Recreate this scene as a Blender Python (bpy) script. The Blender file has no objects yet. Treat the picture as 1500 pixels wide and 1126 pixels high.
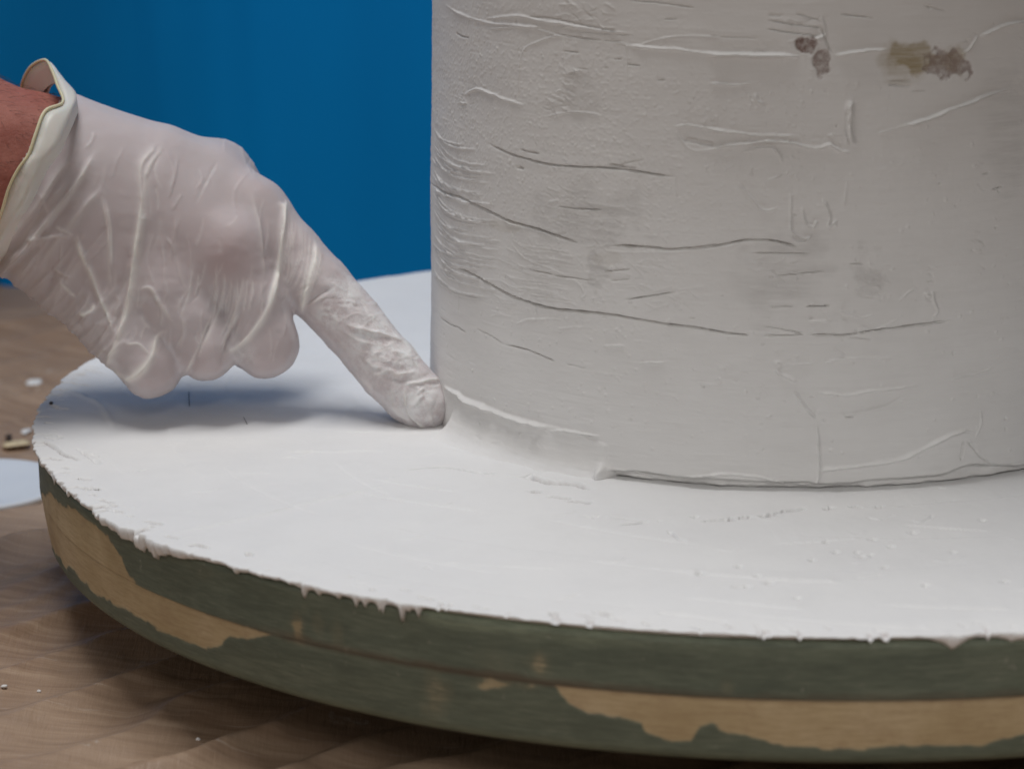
import bpy, math
import numpy as np
from mathutils import Matrix, Vector

# ------------------------------------------------------------------ scene, camera, world, lights, exposure
sc = bpy.context.scene
C = sc.collection
S = 0.01                                   # everything below is measured in cm
CF = 4000.0; CP = 0.2397; CR = -0.0111     # focal length (px of a 1500 wide frame), pitch, roll
CO = np.array([-9.38, -90.6, 22.53])
_cp, _sp = math.cos(CP), math.sin(CP)
CW = np.array([0, _cp, -_sp]); _up = np.array([0, _sp, _cp]); _rt = np.array([1.0, 0, 0])
CRT = math.cos(CR)*_rt + math.sin(CR)*_up
CUP = -math.sin(CR)*_rt + math.cos(CR)*_up

cam = bpy.data.cameras.new('camera')
co = bpy.data.objects.new('camera', cam); C.objects.link(co)
m = Matrix.Identity(4)
for i in range(3):
    m[i][0] = CRT[i]; m[i][1] = CUP[i]; m[i][2] = -CW[i]; m[i][3] = CO[i]*S
co.matrix_world = m
cam.sensor_fit = 'HORIZONTAL'; cam.sensor_width = 36; cam.lens = 36*CF/1500
cam.clip_start = 0.02; cam.clip_end = 50
cam.dof.use_dof = True; cam.dof.focus_distance = 0.85; cam.dof.aperture_fstop = 15
sc.camera = co

w = bpy.data.worlds.new('World'); sc.world = w; w.use_nodes = True
bg = w.node_tree.nodes['Background']
bg.inputs[0].default_value = (0.87, 0.81, 0.77, 1); bg.inputs[1].default_value = 0.13

def area_light(name, loc, target, size, sizey, power, col):
    l = bpy.data.lights.new(name, 'AREA'); l.shape = 'RECTANGLE'; l.size = size; l.size_y = sizey
    l.energy = power; l.color = col
    o = bpy.data.objects.new(name, l); C.objects.link(o)
    o.location = loc
    o.rotation_euler = (Vector(target)-Vector(loc)).to_track_quat('-Z', 'Y').to_euler()
    return o
# workshop ceiling light over the table, and an added weak fill from the left
area_light('ceiling_light', (-0.36, 0.07, 1.9), (-0.05, -0.05, 0), 1.1, 0.50, 22.5, (1.0, 0.99, 0.985))
area_light('left_fill', (-1.5, -1.5, 0.85), (0, 0, 0.0), 1.5, 1.0, 3.6, (1.0, 0.96, 0.93))

fspot = bpy.data.lights.new('foot_fill_spot', 'SPOT'); fspot.energy = 62; fspot.color = (1.0, 0.985, 0.97); fspot.shadow_soft_size = 0.25  # added unseen spot, brightens the column foot and leaves its top dim
fspot.spot_size = math.radians(16); fspot.spot_blend = 1.0
fspot_ob = bpy.data.objects.new('foot_fill_spot', fspot); C.objects.link(fspot_ob); fspot_ob.location = (0.25, -1.85, 0.95)
fspot_ob.rotation_euler = (Vector((0.0, -0.15, -0.17))-fspot_ob.location).to_track_quat('-Z', 'Y').to_euler()

sc.view_settings.view_transform = 'Standard'; sc.view_settings.look = 'None'
sc.view_settings.exposure = 0.0; sc.view_settings.gamma = 1.0
sc.render.engine = 'CYCLES'

# ------------------------------------------------------------------ helpers
rng = np.random.default_rng(7)

def px_ray(px, py):
    d = CW + (px-750)/CF*CRT - (py-563)/CF*CUP
    return d
def px_depth(px, py, dep):
    return CO + dep*px_ray(px, py)
def px_plane(px, py, z=0.0):
    d = px_ray(px, py); t = (z-CO[2])/d[2]
    return CO + t*d
def project(P):
    d = P-CO; z = d@CW
    return 750+CF*(d@CRT)/z, 563-CF*(d@CUP)/z

def hash2(ix, iy, seed):
    h = (ix.astype(np.int64)*374761393 + iy.astype(np.int64)*668265263 + seed*974634777) & 0xffffffff
    h = ((h ^ (h >> 13))*1274126177) & 0xffffffff
    return ((h ^ (h >> 16)) & 0xffff)/32767.5-1.0
def noise2(x, y, seed=0):
    ix = np.floor(x); iy = np.floor(y); fx = x-ix; fy = y-iy
    fx = fx*fx*fx*(fx*(fx*6-15)+10); fy = fy*fy*fy*(fy*(fy*6-15)+10)
    a = hash2(ix, iy, seed); b = hash2(ix+1, iy, seed); c = hash2(ix, iy+1, seed); d = hash2(ix+1, iy+1, seed)
    return (a*(1-fx)+b*fx)*(1-fy)+(c*(1-fx)+d*fx)*fy
def fbm2(x, y, seed=0, o=4, g=0.5):
    s = 0; a = 1.0; t = 0
    for k in range(o):
        s = s+a*noise2(x*2**k+k*17.3, y*2**k-k*9.1, seed+k); t += a; a *= g
    return s/t
def fbm1(x, seed=0, o=4, g=0.5):
    return fbm2(x, np.zeros_like(x)+0.37*seed, seed, o, g)
def noise3(P, f, seed=0):
    return (noise2(P[:, 0]*f, P[:, 1]*f+P[:, 2]*f*0.71, seed)+noise2(P[:, 1]*f+11, P[:, 2]*f, seed+5)+noise2(P[:, 2]*f, P[:, 0]*f+7, seed+9))/1.8
def sstep(a, b, x):
    t = np.clip((x-a)/(b-a), 0, 1); return t*t*(3-2*t)

def spline(pts, n=8):
    p = np.array(pts, float)
    if len(p) < 3:
        t = np.linspace(0, 1, n*2)[:, None]; return p[0]*(1-t)+p[-1]*t
    q = np.vstack([2*p[0]-p[1], p, 2*p[-1]-p[-2]]); out = []
    for i in range(1, len(q)-2):
        t = np.linspace(0, 1, n, endpoint=False)[:, None]
        a, b, c, d = q[i-1], q[i], q[i+1], q[i+2]
        out.append(0.5*((2*b)+(-a+c)*t+(2*a-5*b+4*c-d)*t**2+(-a+3*b-3*c+d)*t**3))
    out.append(p[-1:]); return np.vstack(out)

def seg_dist(X, pts):
    """distance of X (N,k) to polyline; also the parameter 0..1 along it and the signed side (2D)"""
    best = np.full(len(X), 1e9); par = np.zeros(len(X)); side = np.zeros(len(X)); n = len(pts)-1
    for i in range(n):
        a = pts[i]; b = pts[i+1]; ab = b-a; L = (ab@ab)+1e-12
        t = np.clip(((X-a)@ab)/L, 0, 1); d = X-a-t[:, None]*ab
        dd = np.einsum('ij,ij->i', d, d); k = dd < best
        best[k] = dd[k]; par[k] = (i+t[k])/n
        if X.shape[1] == 2: side[k] = np.sign(ab[0]*d[k, 1]-ab[1]*d[k, 0])
    return np.sqrt(best), par, side

def make_mesh(name, V, F, mat, parent=None, attrs=None, smooth=True):
    me = bpy.data.meshes.new(name)
    V = np.asarray(V, np.float32)*S; F = np.asarray(F, np.int32); k = F.shape[1]
    me.vertices.add(len(V)); me.vertices.foreach_set('co', V.ravel())
    me.loops.add(F.size); me.loops.foreach_set('vertex_index', F.ravel())
    me.polygons.add(len(F)); me.polygons.foreach_set('loop_start', np.arange(0, F.size, k, dtype=np.int32))
    me.update(calc_edges=True); me.validate()
    me.polygons.foreach_set('use_smooth', np.full(len(me.polygons), smooth))
    for nm, a in (attrs or {}).items():
        at = me.attributes.new(nm, 'FLOAT', 'POINT'); at.data.foreach_set('value', np.asarray(a, np.float32))
    me.materials.append(mat)
    o = bpy.data.objects.new(name, me); C.objects.link(o)
    if parent: o.parent = parent
    return o
def grid_faces(nu, nv, wrap=False):
    i = np.arange(nu if wrap else nu-1)[:, None]; j = np.arange(nv-1)[None, :]
    i2 = (i+1) % nu
    return np.stack([i*nv+j, i2*nv+j, i2*nv+j+1, i*nv+j+1], -1).reshape(-1, 4)
def tag(o, label, cat, group=None):
    o['label'] = label; o['category'] = cat
    if group: o['group'] = group
    return o
def tube(pts, rad, n=8, closed=False):
    """tube mesh arrays along pts, rad scalar or per point; ends closed to a point"""
    P = np.array(pts, float); N = len(P); rad = np.broadcast_to(np.asarray(rad, float), (N,))
    T = np.roll(P, -1, 0)-np.roll(P, 1, 0) if closed else np.gradient(P, axis=0)
    T /= np.linalg.norm(T, axis=1)[:, None]+1e-9
    V = []; ref = np.array([0.13, 0.21, 0.97]); a = np.cross(T[0], ref); a /= np.linalg.norm(a)
    for i in range(N):
        a = a-T[i]*(a@T[i]); a /= np.linalg.norm(a); b = np.cross(T[i], a)
        ph = np.linspace(0, 2*np.pi, n, endpoint=False)
        V.append(P[i]+rad[i]*(np.cos(ph)[:, None]*a+np.sin(ph)[:, None]*b))
    V = np.vstack(V); F = []
    for i in range(N if closed else N-1):
        for j in range(n):
            F.append((i*n+j, i*n+(j+1) % n, ((i+1) % N)*n+(j+1) % n, ((i+1) % N)*n+j))
    return V, np.array(F)

# ------------------------------------------------------------------ materials
def new_mat(name):
    ma = bpy.data.materials.new(name); ma.use_nodes = True
    nt = ma.node_tree; b = nt.nodes['Principled BSDF']
    return ma, nt, b
class NB:
    def __init__(s, nt): s.nt = nt
    def n(s, t, **kw):
        x = s.nt.nodes.new(t)
        for k, v in kw.items(): setattr(x, k, v)
        return x
    def l(s, a, b): s.nt.links.new(a, b)
    def coord(s, scale=(1, 1, 1), rot=(0, 0, 0)):
        tc = s.n('ShaderNodeTexCoord'); mp = s.n('ShaderNodeMapping')
        mp.inputs['Scale'].default_value = scale; mp.inputs['Rotation'].default_value = rot
        s.l(tc.outputs['Object'], mp.inputs[0]); return mp.outputs[0]
    def noise(s, vec, sc_, det=6, rough=0.6):
        x = s.n('ShaderNodeTexNoise'); x.inputs['Scale'].default_value = sc_; x.inputs['Detail'].default_value = det
        x.inputs['Roughness'].default_value = rough; s.l(vec, x.inputs['Vector']); return x.outputs['Fac']
    def attr(s, nm): return s.n('ShaderNodeAttribute', attribute_name=nm).outputs['Fac']
    def ramp(s, f, stops):
        r = s.n('ShaderNodeValToRGB'); e = r.color_ramp.elements
        while len(e) < len(stops): e.new(0.5)
        for k, (p, c) in enumerate(stops):
            e[k].position = p; e[k].color = (*c, 1) if len(c) == 3 else c
        s.l(f, r.inputs[0]); return r.outputs[0]
    def mix(s, f, a, b, mode='MIX'):
        x = s.n('ShaderNodeMix', data_type='RGBA', blend_type=mode)
        for v, i in ((f, 0), (a, 6), (b, 7)):
            if isinstance(v, (int, float)): x.inputs[i].default_value = v
            elif isinstance(v, tuple): x.inputs[i].default_value = (*v, 1)
            else: s.l(v, x.inputs[i])
        return x.outputs[2]
    def math(s, op, a, b=0.0):
        x = s.n('ShaderNodeMath', operation=op)
        for v, i in ((a, 0), (b, 1)):
            if isinstance(v, (int, float)): x.inputs[i].default_value = v
            else: s.l(v, x.inputs[i])
        return x.outputs[0]
    def bump(s, h, strength, dist, nrm=None):
        x = s.n('ShaderNodeBump'); x.inputs['Strength'].default_value = strength; x.inputs['Distance'].default_value = dist
        s.l(h, x.inputs['Height'])
        if nrm is not None: s.l(nrm, x.inputs['Normal'])
        return x.outputs[0]

def plaster_mat(name, base, warm, streak):
    ma, nt, b = new_mat(name); q = NB(nt)
    v = q.coord(); vs = q.coord(scale=streak)
    n1 = q.noise(v, 22, 5, 0.6); n2 = q.noise(vs, 60, 5, 0.65); n3 = q.noise(v, 420, 4, 0.7)
    c = q.mix(q.ramp(n1, [(0.35, (0, 0, 0)), (0.7, (1, 1, 1))]), base, warm)
    c = q.mix(q.math('MULTIPLY', q.ramp(n2, [(0.45, (0, 0, 0)), (0.75, (1, 1, 1))]), 0.22), c, tuple(x*0.86 for x in base))
    st = q.attr('stain'); st2 = q.attr('stain2'); sm = q.attr('thin')
    c = q.mix(q.math('MULTIPLY', sm, q.ramp(n2, [(0.35, (0.15, 0.15, 0.15)), (0.62, (1, 1, 1))])), c, (0.52, 0.505, 0.49))
    c = q.mix(q.attr('fresh'), c, (0.82, 0.815, 0.81))
    c = q.mix(q.math('MULTIPLY', st2, q.ramp(n2, [(0.3, (0.5, 0.5, 0.5)), (0.65, (1, 1, 1))])), c, (0.34, 0.27, 0.15))
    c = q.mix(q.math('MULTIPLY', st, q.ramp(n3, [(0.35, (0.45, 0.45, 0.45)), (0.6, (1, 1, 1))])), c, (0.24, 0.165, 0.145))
    q.l(c, b.inputs['Base Color']); b.inputs['Roughness'].default_value = 0.62
    b.inputs['Specular IOR Level'].default_value = 0.35
    nb = q.bump(n3, 0.2, 0.0003); nb = q.bump(n2, 0.10, 0.0004, nb)
    q.l(nb, b.inputs['Normal'])
    return ma
M_col = plaster_mat('column_plaster', (0.735, 0.722, 0.705), (0.78, 0.77, 0.755), (1, 1, 9))
M_top = plaster_mat('base_plaster', (0.79, 0.79, 0.79), (0.82, 0.82, 0.815), (1, 1, 1))

ma, nt, b = new_mat('green_board'); q = NB(nt)
v = q.coord(); vs = q.coord(scale=(1, 1, 5))
n1 = q.noise(vs, 30, 6, 0.65); n2 = q.noise(v, 26, 5, 0.62); n3 = q.noise(vs, 180, 4, 0.7); n5 = q.noise(v, 70, 6, 0.7)
g = q.ramp(n1, [(0.3, (0.105, 0.125, 0.095)), (0.55, (0.145, 0.168, 0.125)), (0.8, (0.20, 0.22, 0.165))])
g = q.mix(q.attr('worn'), g, (0.26, 0.30, 0.215))
t = q.ramp(n2, [(0.3, (0.44, 0.345, 0.195)), (0.5, (0.55, 0.445, 0.27)), (0.7, (0.66, 0.55, 0.365))])
t = q.mix(q.math('MULTIPLY', n3, 0.35), t, (0.33, 0.20, 0.10))
t = q.mix(q.ramp(n5, [(0.52, (0, 0, 0)), (0.68, (0.55, 0.55, 0.55))]), t, (0.38, 0.27, 0.165))
g = q.mix(q.ramp(n5, [(0.55, (0, 0, 0)), (0.75, (0.5, 0.5, 0.5))]), g, (0.215, 0.235, 0.18))
n7 = q.noise(q.coord(scale=(1, 1, 12)), 120, 6, 0.75); n8 = q.noise(v, 240, 5, 0.75)
g = q.mix(q.ramp(n7, [(0.40, (0.55, 0.55, 0.55)), (0.56, (0, 0, 0))]), g, (0.085, 0.10, 0.075))
g = q.mix(q.ramp(n7, [(0.58, (0, 0, 0)), (0.72, (0.55, 0.55, 0.55))]), g, (0.25, 0.26, 0.20))
g = q.mix(q.ramp(n8, [(0.64, (0, 0, 0)), (0.72, (0.45, 0.45, 0.45))]), g, (0.40, 0.38, 0.32))
t = q.mix(q.ramp(n7, [(0.40, (0.45, 0.45, 0.45)), (0.54, (0, 0, 0))]), t, (0.34, 0.24, 0.135))
bare_ = q.math('MULTIPLY', q.attr('bare'), q.ramp(q.math('ADD', n7, q.math('SUBTRACT', q.attr('bare'), 0.5)), [(0.40, (0.25, 0.25, 0.25)), (0.62, (1, 1, 1))]))
c = q.mix(bare_, g, t)
c = q.mix(q.attr('glue'), c, (0.10, 0.055, 0.035))
q.l(c, b.inputs['Base Color']); b.inputs['Roughness'].default_value = 0.6
b.inputs['Specular IOR Level'].default_value = 0.3
q.l(q.bump(n3, 0.3, 0.0005), b.inputs['Normal'])
M_board = ma

ma, nt, b = new_mat('brown_paper'); q = NB(nt)
v = q.coord(); vs = q.coord(scale=(1, 14, 1), rot=(0, 0, math.radians(-32)))
vr = q.coord(scale=(9, 1, 1), rot=(0, 0, math.radians(-47)))
n1 = q.noise(v, 5, 5, 0.6); n2 = q.noise(vs, 16, 6, 0.7); n3 = q.noise(vr, 70, 5, 0.7); n4 = q.noise(v, 60, 6, 0.7)
c = q.ramp(n2, [(0.30, (0.19, 0.115, 0.07)), (0.5, (0.33, 0.215, 0.14)), (0.70, (0.50, 0.36, 0.25))])
c = q.mix(q.math('MULTIPLY', n3, 0.5), c, (0.25, 0.165, 0.11))
c = q.mix(q.ramp(n1, [(0.42, (0, 0, 0)), (0.68, (0.7, 0.7, 0.7))]), c, (0.50, 0.375, 0.275))
n6 = q.noise(vs, 34, 5, 0.7)
c = q.mix(q.ramp(n6, [(0.60, (0, 0, 0)), (0.72, (0.55, 0.55, 0.55))]), c, (0.60, 0.52, 0.45))
c = q.mix(q.ramp(n4, [(0.64, (0, 0, 0)), (0.74, (0.6, 0.6, 0.6))]), c, (0.62, 0.58, 0.54))
q.l(c, b.inputs['Base Color']); b.inputs['Roughness'].default_value = 0.42
b.inputs['Specular IOR Level'].default_value = 0.4
q.l(q.bump(n3, 0.35, 0.001, q.bump(n4, 0.2, 0.0008)), b.inputs['Normal'])
M_floor = ma

ma, nt, b = new_mat('blue_paint'); q = NB(nt)
v = q.coord(scale=(1, 1, 0.25)); n1 = q.noise(v, 5, 4, 0.6)
q.l(q.ramp(n1, [(0.3, (0.0, 0.26, 0.72)), (0.7, (0.0, 0.32, 0.85))]), b.inputs['Base Color'])
b.inputs['Roughness'].default_value = 0.45; b.inputs['Specular IOR Level'].default_value = 0.12
M_wall = ma

ma, nt, b = new_mat('latex_glove'); q = NB(nt)
v = q.coord(); n1 = q.noise(v, 45, 5, 0.6); n2 = q.noise(v, 500, 4, 0.7); n3 = q.noise(v, 130, 6, 0.75)
lift = q.attr('lift'); pow_ = q.attr('powder'); pink = q.attr('pink')
c = q.mix(q.ramp(n1, [(0.35, (0, 0, 0)), (0.65, (1, 1, 1))]), (0.71, 0.645, 0.655), (0.77, 0.71, 0.72))
c = q.mix(q.math('MULTIPLY', pink, 0.8), c, (0.60, 0.475, 0.475))
c = q.mix(lift, c, (0.86, 0.83, 0.785))
pm = q.math('MULTIPLY', pow_, q.ramp(n3, [(0.36, (0, 0, 0)), (0.56, (1, 1, 1))]))
c = q.mix(pm, c, (0.80, 0.79, 0.79))
q.l(c, b.inputs['Base Color']); b.inputs['Roughness'].default_value = 0.52
b.inputs['Specular IOR Level'].default_value = 0.3
b.inputs['Subsurface Weight'].default_value = 0.2; b.inputs['Subsurface Radius'].default_value = (1, 0.6, 0.5)
b.inputs['Subsurface Scale'].default_value = 0.0015
q.l(q.bump(n3, 0.12, 0.0006, q.bump(pm, 0.3, 0.0006)), b.inputs['Normal'])
tr = q.n('ShaderNodeBsdfTransparent'); tr.inputs[0].default_value = (1.0, 0.96, 0.94, 1)
mx = q.n('ShaderNodeMixShader'); q.l(q.math('MULTIPLY', q.math('SUBTRACT', 1.0, q.math('MAXIMUM', lift, pm)), 0.25), mx.inputs[0])
q.l(b.outputs[0], mx.inputs[1]); q.l(tr.outputs[0], mx.inputs[2])
q.l(mx.outputs[0], nt.nodes['Material Output'].inputs['Surface'])
M_glove = ma

def simple(name, col, rough=0.5, col2=None, scale=40, bump=0.2, sss=0.0):
    ma, nt, b = new_mat(name); q = NB(nt)
    v = q.coord(); n1 = q.noise(v, scale, 5, 0.6)
    q.l(q.ramp(n1, [(0.3, col), (0.7, col2 or col)]), b.inputs['Base Color'])
    b.inputs['Roughness'].default_value = rough
    q.l(q.bump(q.noise(v, scale*6, 5, 0.7), bump, 0.0006), b.inputs['Normal'])
    if sss:
        b.inputs['Subsurface Weight'].default_value = sss; b.inputs['Subsurface Radius'].default_value = (1, 0.35, 0.2)
        b.inputs['Subsurface Scale'].default_value = 0.004
    return ma
M_cuff = simple('cuff_latex', (0.70, 0.675, 0.62), 0.42, (0.78, 0.755, 0.70), 60, 0.15, 0.2)
M_bead = simple('bead_latex', (0.70, 0.62, 0.40), 0.45, (0.76, 0.69, 0.48), 60, 0.1, 0.2)
M_skin = simple('skin', (0.30, 0.085, 0.06), 0.68, (0.42, 0.155, 0.115), 90, 0.7, 0.2)
M_hair = simple('hair', (0.05, 0.03, 0.02), 0.5)
M_white = simple('white_plastic', (0.72, 0.76, 0.82), 0.4, (0.76, 0.80, 0.85))
M_chip = simple('plaster_crumb', (0.72, 0.71, 0.69), 0.7, (0.8, 0.79, 0.78))
M_shav = simple('wood_shaving', (0.62, 0.50, 0.30), 0.6, (0.72, 0.60, 0.40))
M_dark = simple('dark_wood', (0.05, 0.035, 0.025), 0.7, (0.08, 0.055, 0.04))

# ------------------------------------------------------------------ setting: floor and wall
ZF = -5.9
def floor_height(x, y):
    a = math.radians(47); ca, sa = math.cos(a), math.sin(a)
    al = x*ca+y*sa; pe = -x*sa+y*ca
    wp = pe+1.3*fbm2(x*0.09, y*0.09, 3, 3)+0.5*fbm2(x*0.3, y*0.3, 4, 2)
    amp = 0.30+0.22*fbm2(al*0.06, pe*0.12, 8, 2)
    ph = wp/3.3; s = ph-np.floor(ph)
    fold = np.where(s < .62, (s/.62)**1.7, ((1-s)/.38)**1.3)
    h = amp*fold*1.85+0.16*fbm2(x*0.25, y*0.25, 11, 4)
    h += 0.10*np.exp(-((((wp+2.0)/2.6) % 1-0.5)/0.1)**2)*sstep(-0.1, 0.4, fbm2(al*0.1+5, pe*0.1, 21, 2))
    return ZF+h*sstep(46, 38, y)-0.35
xs = np.concatenate([np.linspace(-150, -46, 40, endpoint=False), np.linspace(-46, 6, 340, endpoint=False), np.linspace(10, 150, 70)])
ys = np.concatenate([np.linspace(-110, -36, 40, endpoint=False), np.linspace(-36, 8, 290, endpoint=False), np.linspace(12, 60, 120)])
X, Y = np.meshgrid(xs, ys, indexing='ij')
Z = floor_height(X, Y)
floor = make_mesh('floor', np.stack([X, Y, Z], -1).reshape(-1, 3), grid_faces(len(xs), len(ys)), M_floor)
floor['kind'] = 'structure'

# blue sheet wall behind: shallow vertical swells, panel joints
YW = 50.0
wall = bpy.data.objects.new('wall', None); C.objects.link(wall); wall.location = (0, YW*S, ZF*S)
wall['kind'] = 'structure'
def wall_panel(x0, x1, yo, seed):
    n = 120; u = np.linspace(x0, x1, n); zz = np.linspace(-0.6, 110, 24)
    U, Zz = np.meshgrid(u, zz, indexing='ij')
    lean = -0.045*(Zz-20)
    turn = sstep(-22, -34, U-lean)*(.6+.4*sstep(-60, -36, U))
    Yy = yo-.19*np.minimum(Zz, 60)*turn+0.12*fbm2((U)*0.18, Zz*0.012, seed, 2)  # left part leans forward at the top so it catches less light
    for c_, wd, am in ((-27.7, 0.55, 0.22), (-23.9, 0.6, -0.2), (-30.5, 2.0, 0.15)):
        Yy = Yy+am*np.exp(-((U-lean-c_)/wd)**2)
    e = np.minimum(U-x0, x1-U); Yy = Yy+0.35*np.exp(-(e/0.25)**2)
    F = grid_faces(n, 24)
    Vf = np.stack([U, Yy, Zz], -1).reshape(-1, 3); Vb = Vf.copy(); Vb[:, 1] = 1.2
    edge = list(range(0, 24))+[i*24+23 for i in range(1, n)]+[(n-1)*24+j for j in range(22, -1, -1)]+[i*24 for i in range(n-2, 0, -1)]
    N = len(Vf); ne = len(edge); V = np.vstack([Vf, Vb, Vf[edge], Vb[edge]])
    sk = [(2*N+k, 2*N+(k+1) % ne, 2*N+ne+(k+1) % ne, 2*N+ne+k) for k in range(ne)]
    make_mesh('panel', V, np.vstack([F, F[:, ::-1]+N, np.array(sk)]), M_wall, wall)
joints = [-150, -92, -36.4, 25, 86, 150]
for k in range(5):
    wall_panel(joints[k]+0.06, joints[k+1]-0.06, -0.25 if k == 1 else 0.0, 31+k)

# ------------------------------------------------------------------ the plastered pedestal
OX, OY, R0, TAP = -0.176, -0.493, 12.0, -0.025
RD, RB, HS, HB = 25.30, 24.75, 1.78, 3.70
ped = bpy.data.objects.new('plaster_pedestal', None); C.objects.link(ped); ped.location = (0, 0, -HB*S)
tag(ped, 'round white plastered column on a green edged disc base being smoothed by a gloved finger', 'pedestal')
PZ = np.array([0, 0, HB])        # child coordinates = world cm + PZ

# --- column: a cylinder whose skin is a real relief of trowel ridges, cracks, ledges and pits
TH0 = math.radians(-95)
def px_col(px, py):
    d = px_ray(px, py); z = 5.0
    for _ in range(6):
        r = R0+TAP*z; ox = CO[0]-OX; oy = CO[1]-OY
        A = d[0]**2+d[1]**2; B = 2*(ox*d[0]+oy*d[1]); D = ox*ox+oy*oy-r*r
        t = (-B-math.sqrt(max(B*B-4*A*D, 0)))/(2*A); z = CO[2]+t*d[2]
    p = CO+t*d; th = math.atan2(p[1]-OY, p[0]-OX)
    if th > 1.0: th -= 2*math.pi
    return ((th-TH0)*R0, z)
th = np.concatenate([np.radians(np.linspace(-192, -50, 960)), np.radians(np.linspace(-50, 168, 90)[1:-1])])
zz = np.concatenate([np.linspace(-0.25, 17.6, 600), np.linspace(17.6, 34, 50)[1:]])
NT, NZ = len(th), len(zz)
U, Zc = np.meshgrid((th-TH0)*R0, zz, indexing='ij')
Hc = np.zeros_like(U); stain = np.zeros_like(U); stain2 = np.zeros_like(U); thin = np.zeros_like(U)
Hc += 0.055*fbm2(U*0.22, Zc*0.25, 1, 3) + 0.010*fbm2(U*0.9, Zc*2.2, 2, 4) + 0.0022*fbm2(U*2.5, Zc*14, 3, 3)

def A_(pts): return [(600+.4085*x, .4085*y) for x, y in pts]
def B_(pts): return [(1040+.4085*x, .4085*y) for x, y in pts]
def C_(pts): return [(600+.3197*x, 420+.3197*y) for x, y in pts]
def D_(pts): return [(1040+.3197*x, 420+.3197*y) for x, y in pts]
def stroke(H, GU, GV, conv, pts, wd, hgt, jit=0.25, step=0.0, sw=0.35, taper=True, dash=0.0, acc=None):
    """ridge (hgt>0) or groove (hgt<0) on a height grid; step adds a ledge falling off on one side"""
    p = np.array([conv(*a) for a in spline(pts, 7)])
    s = np.arange(len(p)); sd = int(rng.integers(1, 9999))
    jit = jit*(1 if hgt > 0 or jit > .3 else .5)
    p[:, 1] += jit*wd*2.2*fbm1(s*0.35, sd, 3); p[:, 0] += jit*wd*fbm1(s*0.45, sd+1, 2)
    mg = wd*3+(sw*3 if step else 0)
    k = (GU > p[:, 0].min()-mg) & (GU < p[:, 0].max()+mg) & (GV > p[:, 1].min()-mg) & (GV < p[:, 1].max()+mg)
    if not k.any(): return
    X = np.stack([GU[k], GV[k]], -1)
    d, t, sg = seg_dist(X, p)
    L = np.linalg.norm(np.diff(p, axis=0), axis=1).sum()
    am = 1+0.55*fbm1(t*L*2.2, sd+2, 3)
    if taper: am = am*np.clip(np.minimum(t, 1-t)*L/max(0.12*L, 0.12)+0.12, 0, 1)
    if dash: am = am*sstep(-0.05, 0.25, fbm1(t*L*dash, sd+4, 2))
    ww = wd*(0.8+0.35*fbm1(t*L*1.5, sd+3, 2))
    dh = hgt*am*(np.exp(-(d/ww)**2) if hgt > 0 else np.exp(-(d/(.8*ww))**4))
    if step: dh = dh+step*am*np.where(sg > 0, np.exp(-(d/sw)**1.5), 0)*np.clip(t*8, 0, 1)*np.clip((1-t)*8, 0, 1)
    H[k] += dh
    if acc is not None and hgt < 0: acc[k] = np.maximum(acc[k], -dh)
def cs(pts, wd, h, **kw): stroke(Hc, U, Zc, px_col, pts, wd*(.82 if h > 0 else .92), h*(1.15 if h > 0 else 1.25), **kw)

G = 0.042   # narrow groove half width
for pts, wd, h in [
    ([(285,515),(345,545),(420,570),(500,590),(600,598),(700,602),(800,612),(880,625),(955,635)], G, -.10),
    ([(398,535),(430,545),(465,550)], .05, -.07), ([(383,598),(410,605)], .06, -.07),
    ([(715,590),(770,598),(815,603)], .06, -.08), ([(740,592),(800,580),(840,572)], .03, -.03),
    ([(75,655),(130,690),(190,710),(250,740),(310,770),(360,795),(420,810),(480,830),(540,850),(600,870)], .055, -.12),
    ([(720,880),(800,882),(860,885),(930,893),(1000,890),(1070,883),(1135,878)], .055, -.11),
    ([(175,960),(240,990),(320,1035),(400,1072),(500,1102),(600,1113),(690,1120)], G, -.10),
    ([(176,965),(176,1040),(174,1126)], .025, -.02),
    ([(420,962),(520,985),(650,1005)], .03, -.045), ([(780,0),(900,12),(1020,28)], .035, -.05),
    ([(535,740),(600,748),(690,752)], .04, -.06), ([(735,212),(762,212)], .04, -.05), ([(695,242),(712,244)], .04, -.05),
    ([(780,232),(830,235)], .04, -.05), ([(890,287),(918,287)], .05, -.06), ([(915,70),(960,70)], .03, -.04),
    ([(700,972),(790,965)], .035, -.05), ([(720,1006),(790,1000)], .035, -.05), ([(780,1075),(860,1060),(950,1045)], .035, -.05),
    ([(550,182),(610,190)], .035, -.05), ([(985,497),(1040,508),(1090,520)], .12, -.09), ([(165,120),(185,130),(210,138)], .035, -.05),
    ([(520,120),(640,140),(760,150)], .035, -.05), ([(560,110),(700,120),(800,125)], .03, -.04), ([(430,60),(520,68),(640,95),(760,118)], .03, -.05),
    ]: cs(A_(pts), wd, h, step=.012 if len(pts) > 6 else 0)
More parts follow.
